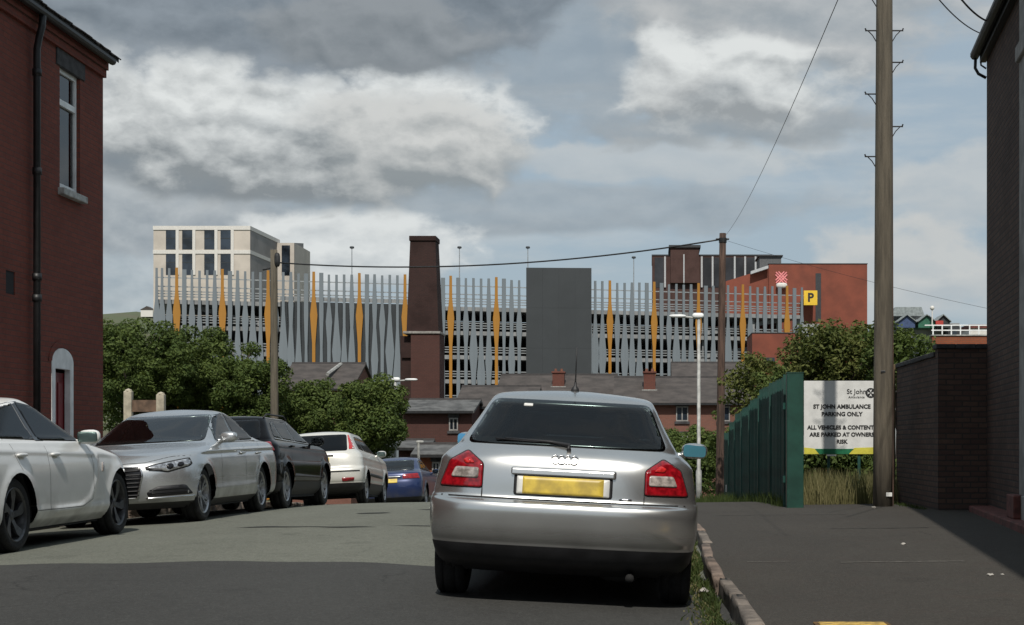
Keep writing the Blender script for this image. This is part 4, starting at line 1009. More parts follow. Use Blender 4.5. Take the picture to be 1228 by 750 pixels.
# street lamps
M_col = mat('lamp_column_grey', (.36, .36, .34), .6, .1, var=.15)
def lamp(label, x, y, zt, arm):
    zb = gl(y) + .03; t = thing('street_lamp', label, 'street lamp', (x, y, zb)); H_ = zt - zb
    MB().tube([(0, 0, -.1), (0, 0, 1.1), (0, 0, 1.15), (0, 0, H_ - .05)], [.085, .085, .055, .045], 12).build('column', M_col, t, smooth=True)
    MB().tube([(0, 0, H_ - .06), (arm * .25, 0, H_ - .02), (arm * .5, 0, H_)], .03, 8).build('arm', M_col, t, smooth=True)
    hd = MB().rblob((arm * .02, 0, H_ + .03), (.34, .2, .16), 3).rblob((arm * .62, 0, H_ + .02), (.5, .16, .09), 3).build('lantern', M_upvc, t, smooth=True)
lamp('pale grey street lamp beside the dark leafy trees', X(474, 60), 60, Z(456, 60), 1)
lamp('pale grey street lamp beside the silver hatchback and hedge', X(838, 45), 45, Z(380, 45), -1)

# green palisade fence
M_green = mat('green_steel', (.008, .052, .040), .5, .0, var=.2, vscale=3, coat=.1)
M_greenl = mat('green_post_steel', (.009, .052, .037), .45, var=.15, vscale=3, coat=.1)
FX = X(945, 23.6)
fe = thing('palisade_fence', 'dark green steel palisade fence stepping downhill beyond the pavement', 'fence', (FX, 23.4, gl(23.4)))
z0 = gl(23.4)
pme = {}
def pale_mesh(H_):
    k = round(H_, 2)
    if k not in pme:
        w = .036; sec = [(0, -w), (.006, -w * .55), (.042, -w * .3), (.042, w * .3), (.006, w * .55), (0, w)]
        vs = []; tops = [H_ - .06, H_ - .03, H_, H_, H_ - .03, H_ - .06]
        for zz in (0, 1):
            for (a, b), tp in zip(sec, tops): vs.append((-a, b, 0 if zz == 0 else tp))
        fs = [(i, i + 1, i + 7, i + 6) for i in range(5)]
        b0 = len(vs); vs += [(q[0] + .004, q[1], q[2]) for q in vs]; fs += [(i + 12, i + 18, i + 19, i + 13) for i in range(5)]
        me = MB().add(vs, fs).mesh('pale'); me.materials.append(M_green); pme[k] = me
    return pme[k]
yst = [23.6, 26.4, 29.2, 32.0, 34.8, 37.6, 40.4, 43.2]; tops = [2.07, 2.05, 1.92, 1.82, 1.74, 1.57, 1.32]
rr = random.Random(2)
for i, (a, b) in enumerate(zip(yst[:-1], yst[1:])):
    zb = gl((a + b) / 2) + .09; H_ = tops[i] - zb
    MB().box(-.075, .02, a - .03, a + .03, gl(a) - .2 - z0, tops[i] - z0 + .02).build('post', M_green, fe).location = (0, -23.4, 0)
    for q in (.35, H_ - .35): MB().box(.004, .045, a + .03 - 23.4, b - .03 - 23.4, zb + q - z0, zb + q + .05 - z0).build('rail', M_green, fe)
    n = 16
    for k in range(n): link('pale', pale_mesh(H_), None, fe, loc=(rr.uniform(-.004, .004), a + .08 + (b - a - .1) * k / (n - 1) - 23.4, zb - z0 + rr.uniform(-.01, .01)), rot=(rr.uniform(-.008, .008), 0, rr.uniform(-.05, .05)))
gp = thing('gate_post', 'broad bright green steel post at the sign end of the palisade fence', 'post', (X(953, 23.2), 23.2, gl(23.2)))
MB().bevbox(-.125, .125, -.10, .10, -.2, 2.09, .008).build('shaft', M_greenl, gp)
MB().bevbox(-.13, .13, -.105, .105, 2.092, 2.105, .004).build('cap', M_greenl, gp)
for z in (.5, 1.6): MB().tube([(-.16, -.02, z - .05), (-.16, -.02, z + .05)], .022, 8).build('hinge', M_green, gp)
MB().bevbox(-.006, .03, -.02, .02, .25, .45, .004).build('marker_plate', M_platew, label='small white plate on the fence end by the slim reddish pole', cat='plate', loc=(FX - .06, 41.8, gl(41.8) + .2))

# parking sign
SD = 28.2
sx0, sx1, sz0, sz1 = X(964, SD), X(1054, SD), Z(545, SD), Z(457, SD); cx = (sx0 + sx1) / 2; sw = sx1 - sx0; sh = sz1 - sz0
M_board = mat('sign_white', (.62, .62, .60), .5, var=.06, vscale=3)
M_ink = mat('sign_black', (.012, .012, .013), .6, var=.1)
M_sy = mat('sign_yellow', (.55, .50, .06), .5, var=.1); M_sg = mat('sign_green', (.006, .13, .055), .5, var=.1)
sg_ = thing('parking_sign', 'white St John Ambulance parking only sign with yellow and green lower band', 'sign', (cx, SD, gl(SD)))
b0 = gl(SD)
MB().bevbox(-sw / 2, sw / 2, -.012, .012, sz0 - b0, sz1 - b0, .004).build('board', M_board, sg_)
bz = sz0 - b0
MB().prism([(-sw / 2 + .003, bz + .004), (-sw * .30, bz + .004), (-sw * .36, bz + .105), (-sw / 2 + .003, bz + .125)], -.016, -.0125).build('band', M_sy, sg_)
MB().prism([(sw / 2 - .003, bz + .004), (sw * .10, bz + .004), (sw * .17, bz + .118), (sw / 2 - .003, bz + .13)], -.016, -.0125).build('band', M_sy, sg_)
MB().prism([(-sw * .30 + .004, bz + .004), (sw * .10 - .004, bz + .004), (sw * .17 - .004, bz + .10), (-sw * .36 + .004, bz + .10)], -.016, -.0125).build('band', M_sg, sg_)
def put_text(txt, size, px, py, bold=.002, sp=1.0, d=SD, par=sg_, align='CENTER', m=None):
    me = text_mesh(txt, size, bold, align, sp); 
    link('lettering', me, m or M_ink, par, loc=(X(px, d) - cx, -.0165, Z(py, d) - b0), rot=(R(90), 0, 0))
for txt, py, sz in (('ST JOHN AMBULANCE', 488, .104), ('PARKING ONLY', 497, .104), ('ALL VEHICLES & CONTENTS', 513, .100), ('ARE PARKED AT OWNERS', 521.5, .100), ('RISK', 530, .100)): put_text(txt, sz, 1009.5, py, .004)
put_text('St John', .125, 1027, 470, .001); put_text('Ambulance', .058, 1027, 476.5, .0005, 1.15)
ez = Z(471.5, SD) - b0; ex = X(1044, SD) - cx
em = thing  # roundel: black disc with a white eight-pointed cross
disc = MB().lathe([(-.0165, .0001), (-.0165, .092), (-.0125, .092)], 28, 'y', (ex, 0, ez)).build('emblem', M_ink, sg_)
cr = MB()
for k in range(4):
    a = k * math.pi / 2
    pts = [(0, .008), (.026, .066), (0, .050), (-.026, .066)]
    cr.prism([(ex + p * math.cos(a) - q * math.sin(a), ez + p * math.sin(a) + q * math.cos(a)) for p, q in pts], -.0195, -.0168)
cr.build('emblem_cross', M_board, disc)
MB().bevbox(-.27, -.10, -.017, -.0125, bz - .035, bz - .006, .002).build('maker_label', M_board, sg_)
MB().box(-.255, -.205, .014, .06, -.1, sz1 - b0 - .1).build('post', M_green, sg_); MB().box(.30, .35, .014, .06, -.1, sz1 - b0 - .1).build('post', M_green, sg_)
MB().box(-.6, .6, .062, .09, .08, .11).build('rail', M_green, sg_)

# pair of cream posts with a rail behind the silver saloon
gd = 33
for px, lb in ((155, 'cream painted post carrying a rail below the broad tree'), ):
    t = thing('garden_gate', 'cream gate posts joined by a brown rail below the broad tree', 'gate', (X(174, gd), gd, gl(gd)))
    for p_, yt in ((154, 466), (193, 470)):
        zt = Z(yt, gd) - gl(gd); xx = X(p_, gd) - X(174, gd)
        MB().bevbox(xx - .085, xx + .085, -.07, .07, -.2, zt - .06, .01).lathe([(zt - .06, .08), (zt - .03, .075), (zt, .0001)], 8, 'z', (xx, 0, 0)).build('post', mat('cream_paint', (.42, .38, .29), .7, var=.15), t)
    zt = Z(480, gd) - gl(gd); MB().box(X(158, gd) - X(174, gd), X(189, gd) - X(174, gd), -.02, .02, zt - .25, zt).build('board', mat('brown_board', (.14, .09, .06), .85, var=.2), t)

# yellow painted cover in the pavement, a few scraps of litter
yc = thing('hydrant_cover', 'small cast cover with a yellow painted frame let into the pavement', 'cover', (X(1023, 8.35), 8.30, pave_z(1.1, 8.3)))
M_yp = mat('yellow_road_paint', (.55, .36, .08), .7, var=.25, vscale=20)
MB().bevbox(-.18, .18, -.14, .135, -.05, .012, .005).build('lid', M_yp, yc)
M_yo = mat('ochre_rim', (.16, .085, .02), .8, var=.3, vscale=20)
for a, b, c_, d in ((-.205, .205, .137, .165), (-.205, .205, -.18, -.142), (-.205, -.182, -.140, .135), (.182, .205, -.140, .135)): MB().bevbox(a, b, c_, d, -.05, .008, .003).build('frame', M_yo, yc)
M_paper = mat('litter_white', (.36, .34, .31), .8, var=.15); M_foil = mat('litter_blue', (.35, .45, .55), .4, var=.3)
def scrap(px, py, size, m, label, cat='litter', zoff=0):
    d = (HC - .06) * F / (py - VY); x = X(px, d); rr = random.Random(int(px))
    z = (pave_z(x, d) if x > kerb_x(d) + .08 else road_z(x, d)) + size * .16
    bm = bmesh.new(); bmesh.ops.create_icosphere(bm, subdivisions=2, radius=size / 2)
    for q in bm.verts: q.co = Vector((q.co.x * (1 + rr.uniform(-.4, .4)), q.co.y * (1 + rr.uniform(-.4, .4)), q.co.z * .5 * (1 + rr.uniform(-.5, .5))))
    me = bpy.data.meshes.new('paper_scrap'); bm.to_mesh(me); bm.free(); link('paper_scrap', me, m, None, label, cat, loc=(x, d, z + zoff))
scrap(843, 694, .075, M_paper, 'crumpled white paper in the weeds by the kerb', zoff=.02)
scrap(857, 742, .06, M_foil, 'pale blue wrapper lying in the kerb weeds')
scrap(1188, 694, .05, M_paper, 'larger pale scrap of paper on the pavement by the shadow of the dark house')
scrap(1202, 693, .025, M_paper, 'tiny white scrap on the pavement by the shadow of the dark house')
scrap(1083, 657, .05, M_paper, 'flat pale scrap in the middle of the pavement')
scrap(1048, 612, .06, M_paper, 'pale scrap at the foot of the timber pole')

# ------------------------------------------------------------------ town beyond the crest
# car park: a long facade of fins on a straight line A-B
def cp(px):
    k = (px - VX) / F; y = 191.3 / (1 - .29 * k); return k * y, y
ang = math.atan(.29)
ax_, ay_ = cp(185); bx_, by_ = cp(963)
CPZ = -7.0
cpk = thing('car_park', 'multi-storey car park clad in grey and amber vertical fins', 'car park', (ax_, ay_, CPZ), (0, 0, ang))
CL = math.hypot(bx_ - ax_, by_ - ay_)
def s_of(px): x, y = cp(px); return math.hypot(x - ax_, y - ay_) * (1 if x >= ax_ else -1)
def zt_of(px, py): return Z(py, cp(px)[1]) - CPZ
M_fin = mat('fin_grey', (.17, .195, .215), .5, .2, var=.1, vscale=.4); M_fina = mat('fin_amber', (.34, .155, .018), .5, var=.12, vscale=.4)
M_deck = mat('deck_concrete', (.27, .28, .285), .8, var=.15, vscale=.6); M_rail = mat('galvanised', (.36, .38, .39), .5, .5, var=.1)
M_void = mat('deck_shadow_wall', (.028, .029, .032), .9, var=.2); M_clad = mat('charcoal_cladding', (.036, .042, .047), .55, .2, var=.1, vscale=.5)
M_core = mat('charcoal_core_cladding', (.037, .042, .046), .55, .2, var=.04, vscale=.3)
TOPZ = zt_of(600, 336); H0 = 1.5
finw = {'a': [(0, .18), (.16, .22), (.29, .50), (.48, .22), (1, .17)], 'w': [(0, .28), (.28, .30), (.5, .17), (.72, .26), (1, .20)], 'n': [(0, .15), (.2, .20), (.32, .44), (.46, .24), (.7, .22), (1, .26)],
        'm': [(0, .17), (.25, .19), (.38, .36), (.52, .62), (.66, .36), (.80, .20), (1, .22)], 'l': [(0, .17), (.36, .19), (.52, .34), (.68, .60), (.84, .34), (.94, .2), (1, .22)], 'd': [(0, .17), (.22, .34), (.36, .22), (.58, .50), (.8, .20), (1, .2)]}
fme = {}
def fin(kind, s, ztop, zbot=H0):
    key = kind
    if key not in fme:
        pr = [(t * (.66 if t < 1 else 1), w) for t, w in finw[kind]]; pts = [(w * .84, -t) for t, w in pr] + [(-w * .84, -t) for t, w in pr[::-1]]
        me = MB().prism(pts, -.06, .06).mesh('fin'); me.materials.append(M_fina if kind == 'a' else M_fin); fme[key] = me
    o = link('fin', fme[key], None, cpk, loc=(s, -.55, ztop)); o.scale = (1.0, 1, ztop - zbot); return o
rr = random.Random(11)
amber = [212 + 54.6 * i for i in range(8)]; right = [730 + 53 * i for i in range(5)]
seq = ['w', 'n', 'm', 'l', 'n']; seqs = [['w', 'n', 'm', 'l', 'd'], ['w', 'd', 'n', 'm', 'l'], ['n', 'm', 'd', 'l', 'w']]
def ytop(px): return 322 + (px - 185) * 23 / 778
for i, a in enumerate(amber + right):
    st_ = 54.6 if i < 8 else 53
    fin('a', s_of(a), zt_of(a, ytop(a) - 1))
    sq = seqs[i % 3]
    for k in range(5):
        px = a + st_ * (k + 1) / 6
        if 622 < px < 710 or px > 960: continue
        fin(sq[k], s_of(px), zt_of(px, ytop(px) + rr.uniform(0, 2)))
for px in (188, 194.5, 203): fin('n', s_of(px), zt_of(px, ytop(px)))
for px in (706, 712.5, 721): fin('m', s_of(px), zt_of(px, ytop(px)))
# decks, parapets, rails, columns
deck_top = zt_of(700, 372)
for f in range(5):
    z = deck_top - f * 2.9
    MB().box(.2, CL - .2, .0, 16, z - .42, z - .05).build('deck', M_deck, cpk)
    MB().box(.1, CL - .1, -.12, -.004, z - .46, z + .02).build('parapet', M_deck, cpk)
    for q in (.32, .62, .92): MB().box(.1, CL - .1, -.07, -.01, z + q, z + q + .12).build('rail', M_rail, cpk)
MB().box(.1, CL - .1, -.07, -.01, deck_top + 1.45, deck_top + 1.57).build('rail', M_rail, cpk); MB().box(.1, CL - .1, -.40, -.34, TOPZ - .95, TOPZ - .83).build('rail', M_rail, cpk)
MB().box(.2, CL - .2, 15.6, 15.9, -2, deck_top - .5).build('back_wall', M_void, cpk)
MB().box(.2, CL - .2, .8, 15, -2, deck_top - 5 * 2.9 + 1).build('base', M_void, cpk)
for k in range(13):
    for yy in (.5, 8): MB().box(k * CL / 12 - .2 + (.4 if k == 0 else -.4 if k == 12 else 0), k * CL / 12 + .2 + (.4 if k == 0 else -.4 if k == 12 else 0), yy, yy + .4, 0, deck_top - .45).build('column', M_deck, cpk)
for f in range(3):                                           # ramp edges that show as slanting bands
    z = deck_top - 2.9 * f - 2.9
    MB().prism([(s_of(840), z), (s_of(945), z + 2.2), (s_of(945), z + 2.7), (s_of(840), z + .5)], 1.2, 1.4).build('ramp_edge', M_deck, cpk)
    MB().prism([(s_of(225), z + 2.2), (s_of(320), z), (s_of(320), z + .5), (s_of(225), z + 2.7)], 1.2, 1.4).build('ramp_edge', M_deck, cpk)
x0, x1 = s_of(336), s_of(531); n = 24
for k in range(n):
    a, b = x0 + (x1 - x0) * k / n, x0 + (x1 - x0) * (k + 1) / n
    MB().bevbox(a + .012, b - .012, -.30, -.135, .5, zt_of(430, 364), .02).build('cladding_panel', M_clad, cpk)
MB().box(x0, x1, -.20, -.14, zt_of(430, 363), zt_of(430, 359)).build('parapet', M_deck, cpk)
sc0, sc1 = s_of(628), s_of(705); zc = zt_of(665, 323)
hwc = (sc1 - sc0) / 2 * .985
core = MB().box(-hwc + .03, hwc - .03, .06, 6, 0, zc - .05).build('stair_core', M_core, cpk, loc=((sc0 + sc1) / 2, -1.6, 0), rot=(0, 0, -ang + .05))
for i in range(4):
    for j in range(6):
        w_ = 2 * hwc / 4; hh = zc / 6
        MB().bevbox(-hwc + i * w_ + .004, -hwc + (i + 1) * w_ - .004, 0, .055, j * hh + .004, (j + 1) * hh - .004, .004).build('core_panel', M_core, core)
MB().box(0, CL, .4, 1.0, -1, 3.2).build('plinth', M_redb_, cpk)
# lamp masts on the top deck
for px, py in ((422, 297), (551, 297), (633, 297), (760, 309)):
    x, y = cp(px); y += 8; x = X(px, y); zb = deck_top + CPZ - .05
    t = thing('deck_lamp', {422: 'lamp mast on the car park roof over the charcoal panels', 551: 'lamp mast on the car park roof beside the tall brick chimney', 633: 'lamp mast on the car park roof behind the plain charcoal stair tower', 760: 'faint lamp mast on the car park roof near the brown tower'}[px], 'lamp mast', (x, y, zb))
    zt = Z(py, y) - zb; MB().tube([(0, 0, 0), (0, 0, zt)], [.09, .05], 8).build('column', M_rail, t); MB().rblob((0, 0, zt), (.55, .4, .3), 3).build('lantern', M_clad, t)

# pale office tower left of the car park
TD = 232
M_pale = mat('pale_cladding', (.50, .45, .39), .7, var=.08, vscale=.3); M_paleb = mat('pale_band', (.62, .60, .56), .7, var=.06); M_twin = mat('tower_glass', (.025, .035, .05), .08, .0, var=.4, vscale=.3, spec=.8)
M_side = mat('side_shade_cladding', (.26, .245, .235), .7, var=.1, vscale=.3)  # pale cladding with the side faces' shade put into its colour; roof plant shares it
tw = thing('office_tower', 'pale office block with tall dark window strips rising behind the car park', 'building', (X(242, TD), TD, -10))
def TX(px, d=TD): return X(px, d) - X(242, TD)
def TZ(py, d=TD): return Z(py, d) + 10
MB().add([(TX(184), 0, 0), (TX(300), 0, 0), (TX(335, TD + 16), 16, 0), (TX(184), 16, 0), (TX(184), 0, TZ(272)), (TX(300), 0, TZ(272)), (TX(335, TD + 16), 16, TZ(272)), (TX(184), 16, TZ(272))],
         [(0, 1, 5, 4), (2, 3, 7, 6), (3, 0, 4, 7), (4, 5, 6, 7)]).build('wall', M_pale, tw)
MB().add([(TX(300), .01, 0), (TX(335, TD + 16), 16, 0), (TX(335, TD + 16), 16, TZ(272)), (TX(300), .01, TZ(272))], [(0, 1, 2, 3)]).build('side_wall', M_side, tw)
for py, h_ in ((272, .5), (301, .45)):
    MB().add([(TX(184) - .05, -.12, TZ(py) - h_), (TX(300) + .05, -.12, TZ(py) - h_), (TX(335, TD + 16) + .1, 16, TZ(py) - h_), (TX(184) - .05, 16, TZ(py) - h_), (TX(184) - .05, -.12, TZ(py) + .1), (TX(300) + .05, -.12, TZ(py) + .1), (TX(335, TD + 16) + .1, 16, TZ(py) + .1), (TX(184) - .05, 16, TZ(py) + .1)],
             [(0, 1, 5, 4), (1, 2, 6, 5), (2, 3, 7, 6), (3, 0, 4, 7), (4, 5, 6, 7), (3, 2, 1, 0)]).build('band', M_paleb, tw)
for a, b in ((199, 211), (218.5, 231), (245, 257.5), (264.5, 277)):
    for c_, d in ((299.5, 274.5), (330, 303.5)):
        w = MB().box(TX(a), TX(b), -.03, .02, TZ(c_), TZ(d)).build('window', M_twin, tw)
        MB().box(TX(a), TX(b), -.06, -.033, TZ(d) - 1.5, TZ(d) - 1.40).build('transom', M_clad, w)
    MB().box(TX(b), TX(b) + .45, -.14, -.02, TZ(330), TZ(274)).build('fin', M_paleb, tw)
MB().box(TX(272), TX(296), 6, 12, TZ(272) + .12, TZ(269)).build('roof_plant', M_side, tw)
t2 = MB().box(TX(322, 246), TX(352, 246), 14.5, 26, 0, TZ(291, 246)).build('wing', M_pale, tw)
for a, b in ((337, 347), ):
    MB().box(TX(a, 246), TX(b, 246), 14.44, 14.49, TZ(330, 246), TZ(294, 246)).build('window', M_twin, t2)
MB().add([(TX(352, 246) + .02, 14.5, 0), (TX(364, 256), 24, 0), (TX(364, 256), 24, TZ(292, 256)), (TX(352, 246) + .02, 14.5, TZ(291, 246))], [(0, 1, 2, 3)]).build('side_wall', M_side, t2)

# red block with logo panel, brown tower behind
BD = 205
M_rb = mat('new_red_brick', (.195, .052, .030), .85, var=.12, vscale=.4, bump=.2, bscale=3); M_coping = mat('dark_coping', (.03, .032, .036), .6, var=.15)
M_bt = brick('tower_brown_brick', (.085, .045, .038), (.075, .040, .036), (.06, .04, .035), bump=.2); M_strip = mat('pale_strip', (.42, .43, .44), .6, var=.08)
rb = thing('red_brick_block', 'red brick block with a pink cross logo above the yellow parking sign', 'building', (X(981, BD), BD, -8))
def BX(px, d=BD): return X(px, d) - X(981, BD)
def BZ(py, d=BD): return Z(py, d) + 8
MB().box(BX(922), BX(1040), 0, 20, 0, BZ(317)).build('wall', M_rb, rb)
MB().box(BX(921.5), BX(1040.5), -.06, 20.1, BZ(317) + .003, BZ(316)).build('coping', M_coping, rb)
MB().prism([(BX(868), 0), (BX(922) - .01, 0), (BX(922) - .01, BZ(321)), (BX(868), BZ(338))], .4, 18).build('wing', M_rb, rb)
MB().prism([(BX(900), BZ(329.5)), (BX(921), BZ(322.5)), (BX(921), BZ(319)), (BX(900), BZ(326))], -.6, .38).build('wing_canopy', M_strip, rb)
MB().box(BX(978), BX(984.5), -.07, -.004, BZ(386), BZ(328)).build('slot_window', M_coping, rb)
MB().box(BX(916), BX(943), 8, 14, BZ(317) + .1, BZ(299)).build('roof_plant', mat('plant_grey', (.10, .105, .11), .7, var=.15), rb)
MB().box(BX(943) + .02, BX(986), 8, 15, BZ(317) + .1, BZ(308)).build('roof_plant', M_coping, rb)
MB().box(BX(914), BX(945), 7.7, 14.3, BZ(299) + .003, BZ(297.5)).build('plant_cap', M_coping, rb)
lg = MB(); M_pink = mat('pink_logo', (.75, .24, .24), .5, var=.1)
cxl, czl = BX(937), BZ(333)
for a, b in ((45, .0), (-45, 0)):
    for k in (-1, 0, 1):
        c_, s_ = math.cos(R(a)), math.sin(R(a)); off = k * .28; L_ = 1.0 - .18 * abs(k); w = .085
        pts = [(-L_, off - w), (L_, off - w), (L_, off + w), (-L_, off + w)]
        lg.prism([(cxl + p * c_ - q * s_, czl + p * s_ + q * c_) for p, q in pts], -.09 - .004 * (a > 0) - .008 * (k + 1), -.02)
lg.build('logo', M_pink, rb)
MB().rblob((BX(937), -.5, BZ(343)), (1.5, .9, .7), 3).build('floodlight', M_paleb, rb)
ps = thing('parking_flag_sign', 'square yellow sign with a black letter P on the red brick block', 'sign', (X(972, 200), 200, Z(357.5, 200) - .95))
MB().bevbox(-.88, .88, -.06, .06, 0, 1.9, .02).build('panel', mat('parking_yellow', (.75, .48, .03), .5, var=.06), ps)
link('lettering', text_mesh('P', 1.55, .05, depth=.01), M_ink, ps, loc=(0, -.075, .95), rot=(R(90), 0, 0))
MB().box(-.9, .9, .062, 5.1, .8, 1.0).build('bracket', M_rail, ps)
ND = 250
nt_ = thing('brown_tower', 'dark brown brick slab with thin pale vertical strips behind the amber fins', 'building', (X(840, ND), ND, -8))
def NX(px): return X(px, ND) - X(840, ND)
def NZ(py): return Z(py, ND) + 8
MB().box(NX(782), NX(925), 0, 14, 0, NZ(307)).build('wall', M_bt, nt_)
MB().box(NX(781.5), NX(925.5), -.1, 14.1, NZ(307) + .003, NZ(305.5)).build('coping', M_coping, nt_)
M_btg = mat('tower_window_band', (.035, .035, .04), .3, var=.3, vscale=.2)
for a, b in ((785, 796), (843, 853), (856, 867), (870, 880), (882, 892), (895, 905), (908, 918)): MB().box(NX(a), NX(b), -.05, -.004, NZ(345), NZ(309)).build('window_strip', M_btg, nt_)
for px in (797.5, 820, 841.5, 854.5, 868.5, 881, 893.5, 906): MB().box(NX(px) - .14, NX(px) + .14, -.30, -.003, NZ(345), NZ(308)).build('pale_strip', M_strip, nt_)
MB().box(NX(804), NX(838), -.8, 8, NZ(340), NZ(298)).build('lift_house', M_bt, nt_)
MB().box(NX(802), NX(840), -1.1, 8.3, NZ(298) + .003, NZ(295)).build('lift_house_cap', M_coping, nt_)
for px in (820, ): MB().box(NX(px) - .1, NX(px) + .1, -.95, -.805, NZ(340), NZ(306)).build('pale_strip', M_strip, nt_)

# low red annexe
AD = 150
an = thing('brick_annexe', 'low plain red brick annexe half hidden by the pale green bush', 'building', (X(930, AD), AD, -6.5))
MB().box(X(902, AD) - X(930, AD), X(962, AD) - X(930, AD), 0, 8, 0, Z(400, AD) + 6.5).build('wall', M_rb, an)
MB().box(X(901.5, AD) - X(930, AD), X(962.5, AD) - X(930, AD), -.05, 8.1, Z(400, AD) + 6.503, Z(399, AD) + 6.5).build('coping', M_coping, an)
MB().box(X(917, AD) - X(930, AD), X(929, AD) - X(930, AD), -.05, -.004, Z(436, AD) + 6.5, Z(429, AD) + 6.5).build('window', M_twin, an)
MB().box(X(962, AD) - X(930, AD) + .02, X(985, AD) - X(930, AD), .5, 6, 0, Z(388, AD) + 6.5).build('stair_wall', M_deck, an)

# tall brick chimney
CD = 92
M_chim = brick('chimney_brick', (.045, .022, .019), (.036, .019, .017), (.03, .02, .018), bump=.3, dirt=.7); M_chim2 = brick('chimney_base_brick', (.085, .036, .029), (.075, .033, .027), (.055, .034, .03), bump=.3, dirt=.3)
zb = -4.0; ch = thing('factory_chimney', 'tall dark tapered brick chimney in front of the car park', 'chimney', (X(509, CD), CD, zb))
def cpx(px): return X(px, CD) - X(509, CD)
def cpz(py): return Z(py, CD) - zb
def frus(x0, x1, z0, X0, X1, z1, y0, y1, Y0, Y1):
    return MB().add([(x0, y0, z0), (x1, y0, z0), (x1, y1, z0), (x0, y1, z0), (X0, Y0, z1), (X1, Y0, z1), (X1, Y1, z1), (X0, Y1, z1)], [(0, 3, 2, 1), (4, 5, 6, 7), (0, 1, 5, 4), (1, 2, 6, 5), (2, 3, 7, 6), (3, 0, 4, 7)])
frus(cpx(490.5), cpx(528.5), cpz(399), cpx(494), cpx(524), cpz(291), -.95, 1.05, -.7, .8).build('stack', M_chim, ch)
MB().bevbox(cpx(493), cpx(525), -.78, .9, cpz(291) + .003, cpz(285), .02).build('crown', M_chim, ch)
MB().bevbox(cpx(487), cpx(531), -1.15, 1.2, cpz(402), cpz(399) - .003, .02).build('ledge', mat('pale_stone', (.26, .24, .22), .8, var=.15), ch)
MB().box(cpx(496), cpx(530), -1.06, 1.1, 0, cpz(402) - .003).build('base', M_chim2, ch)
bt_ = MB().box(cpx(482), cpx(496) - .004, -.6, 1.3, 0, cpz(404)); bt_.box(cpx(484), cpx(497) - .1, -.75, -.604, cpz(430), cpz(412)).build('buttress', M_chim, ch)

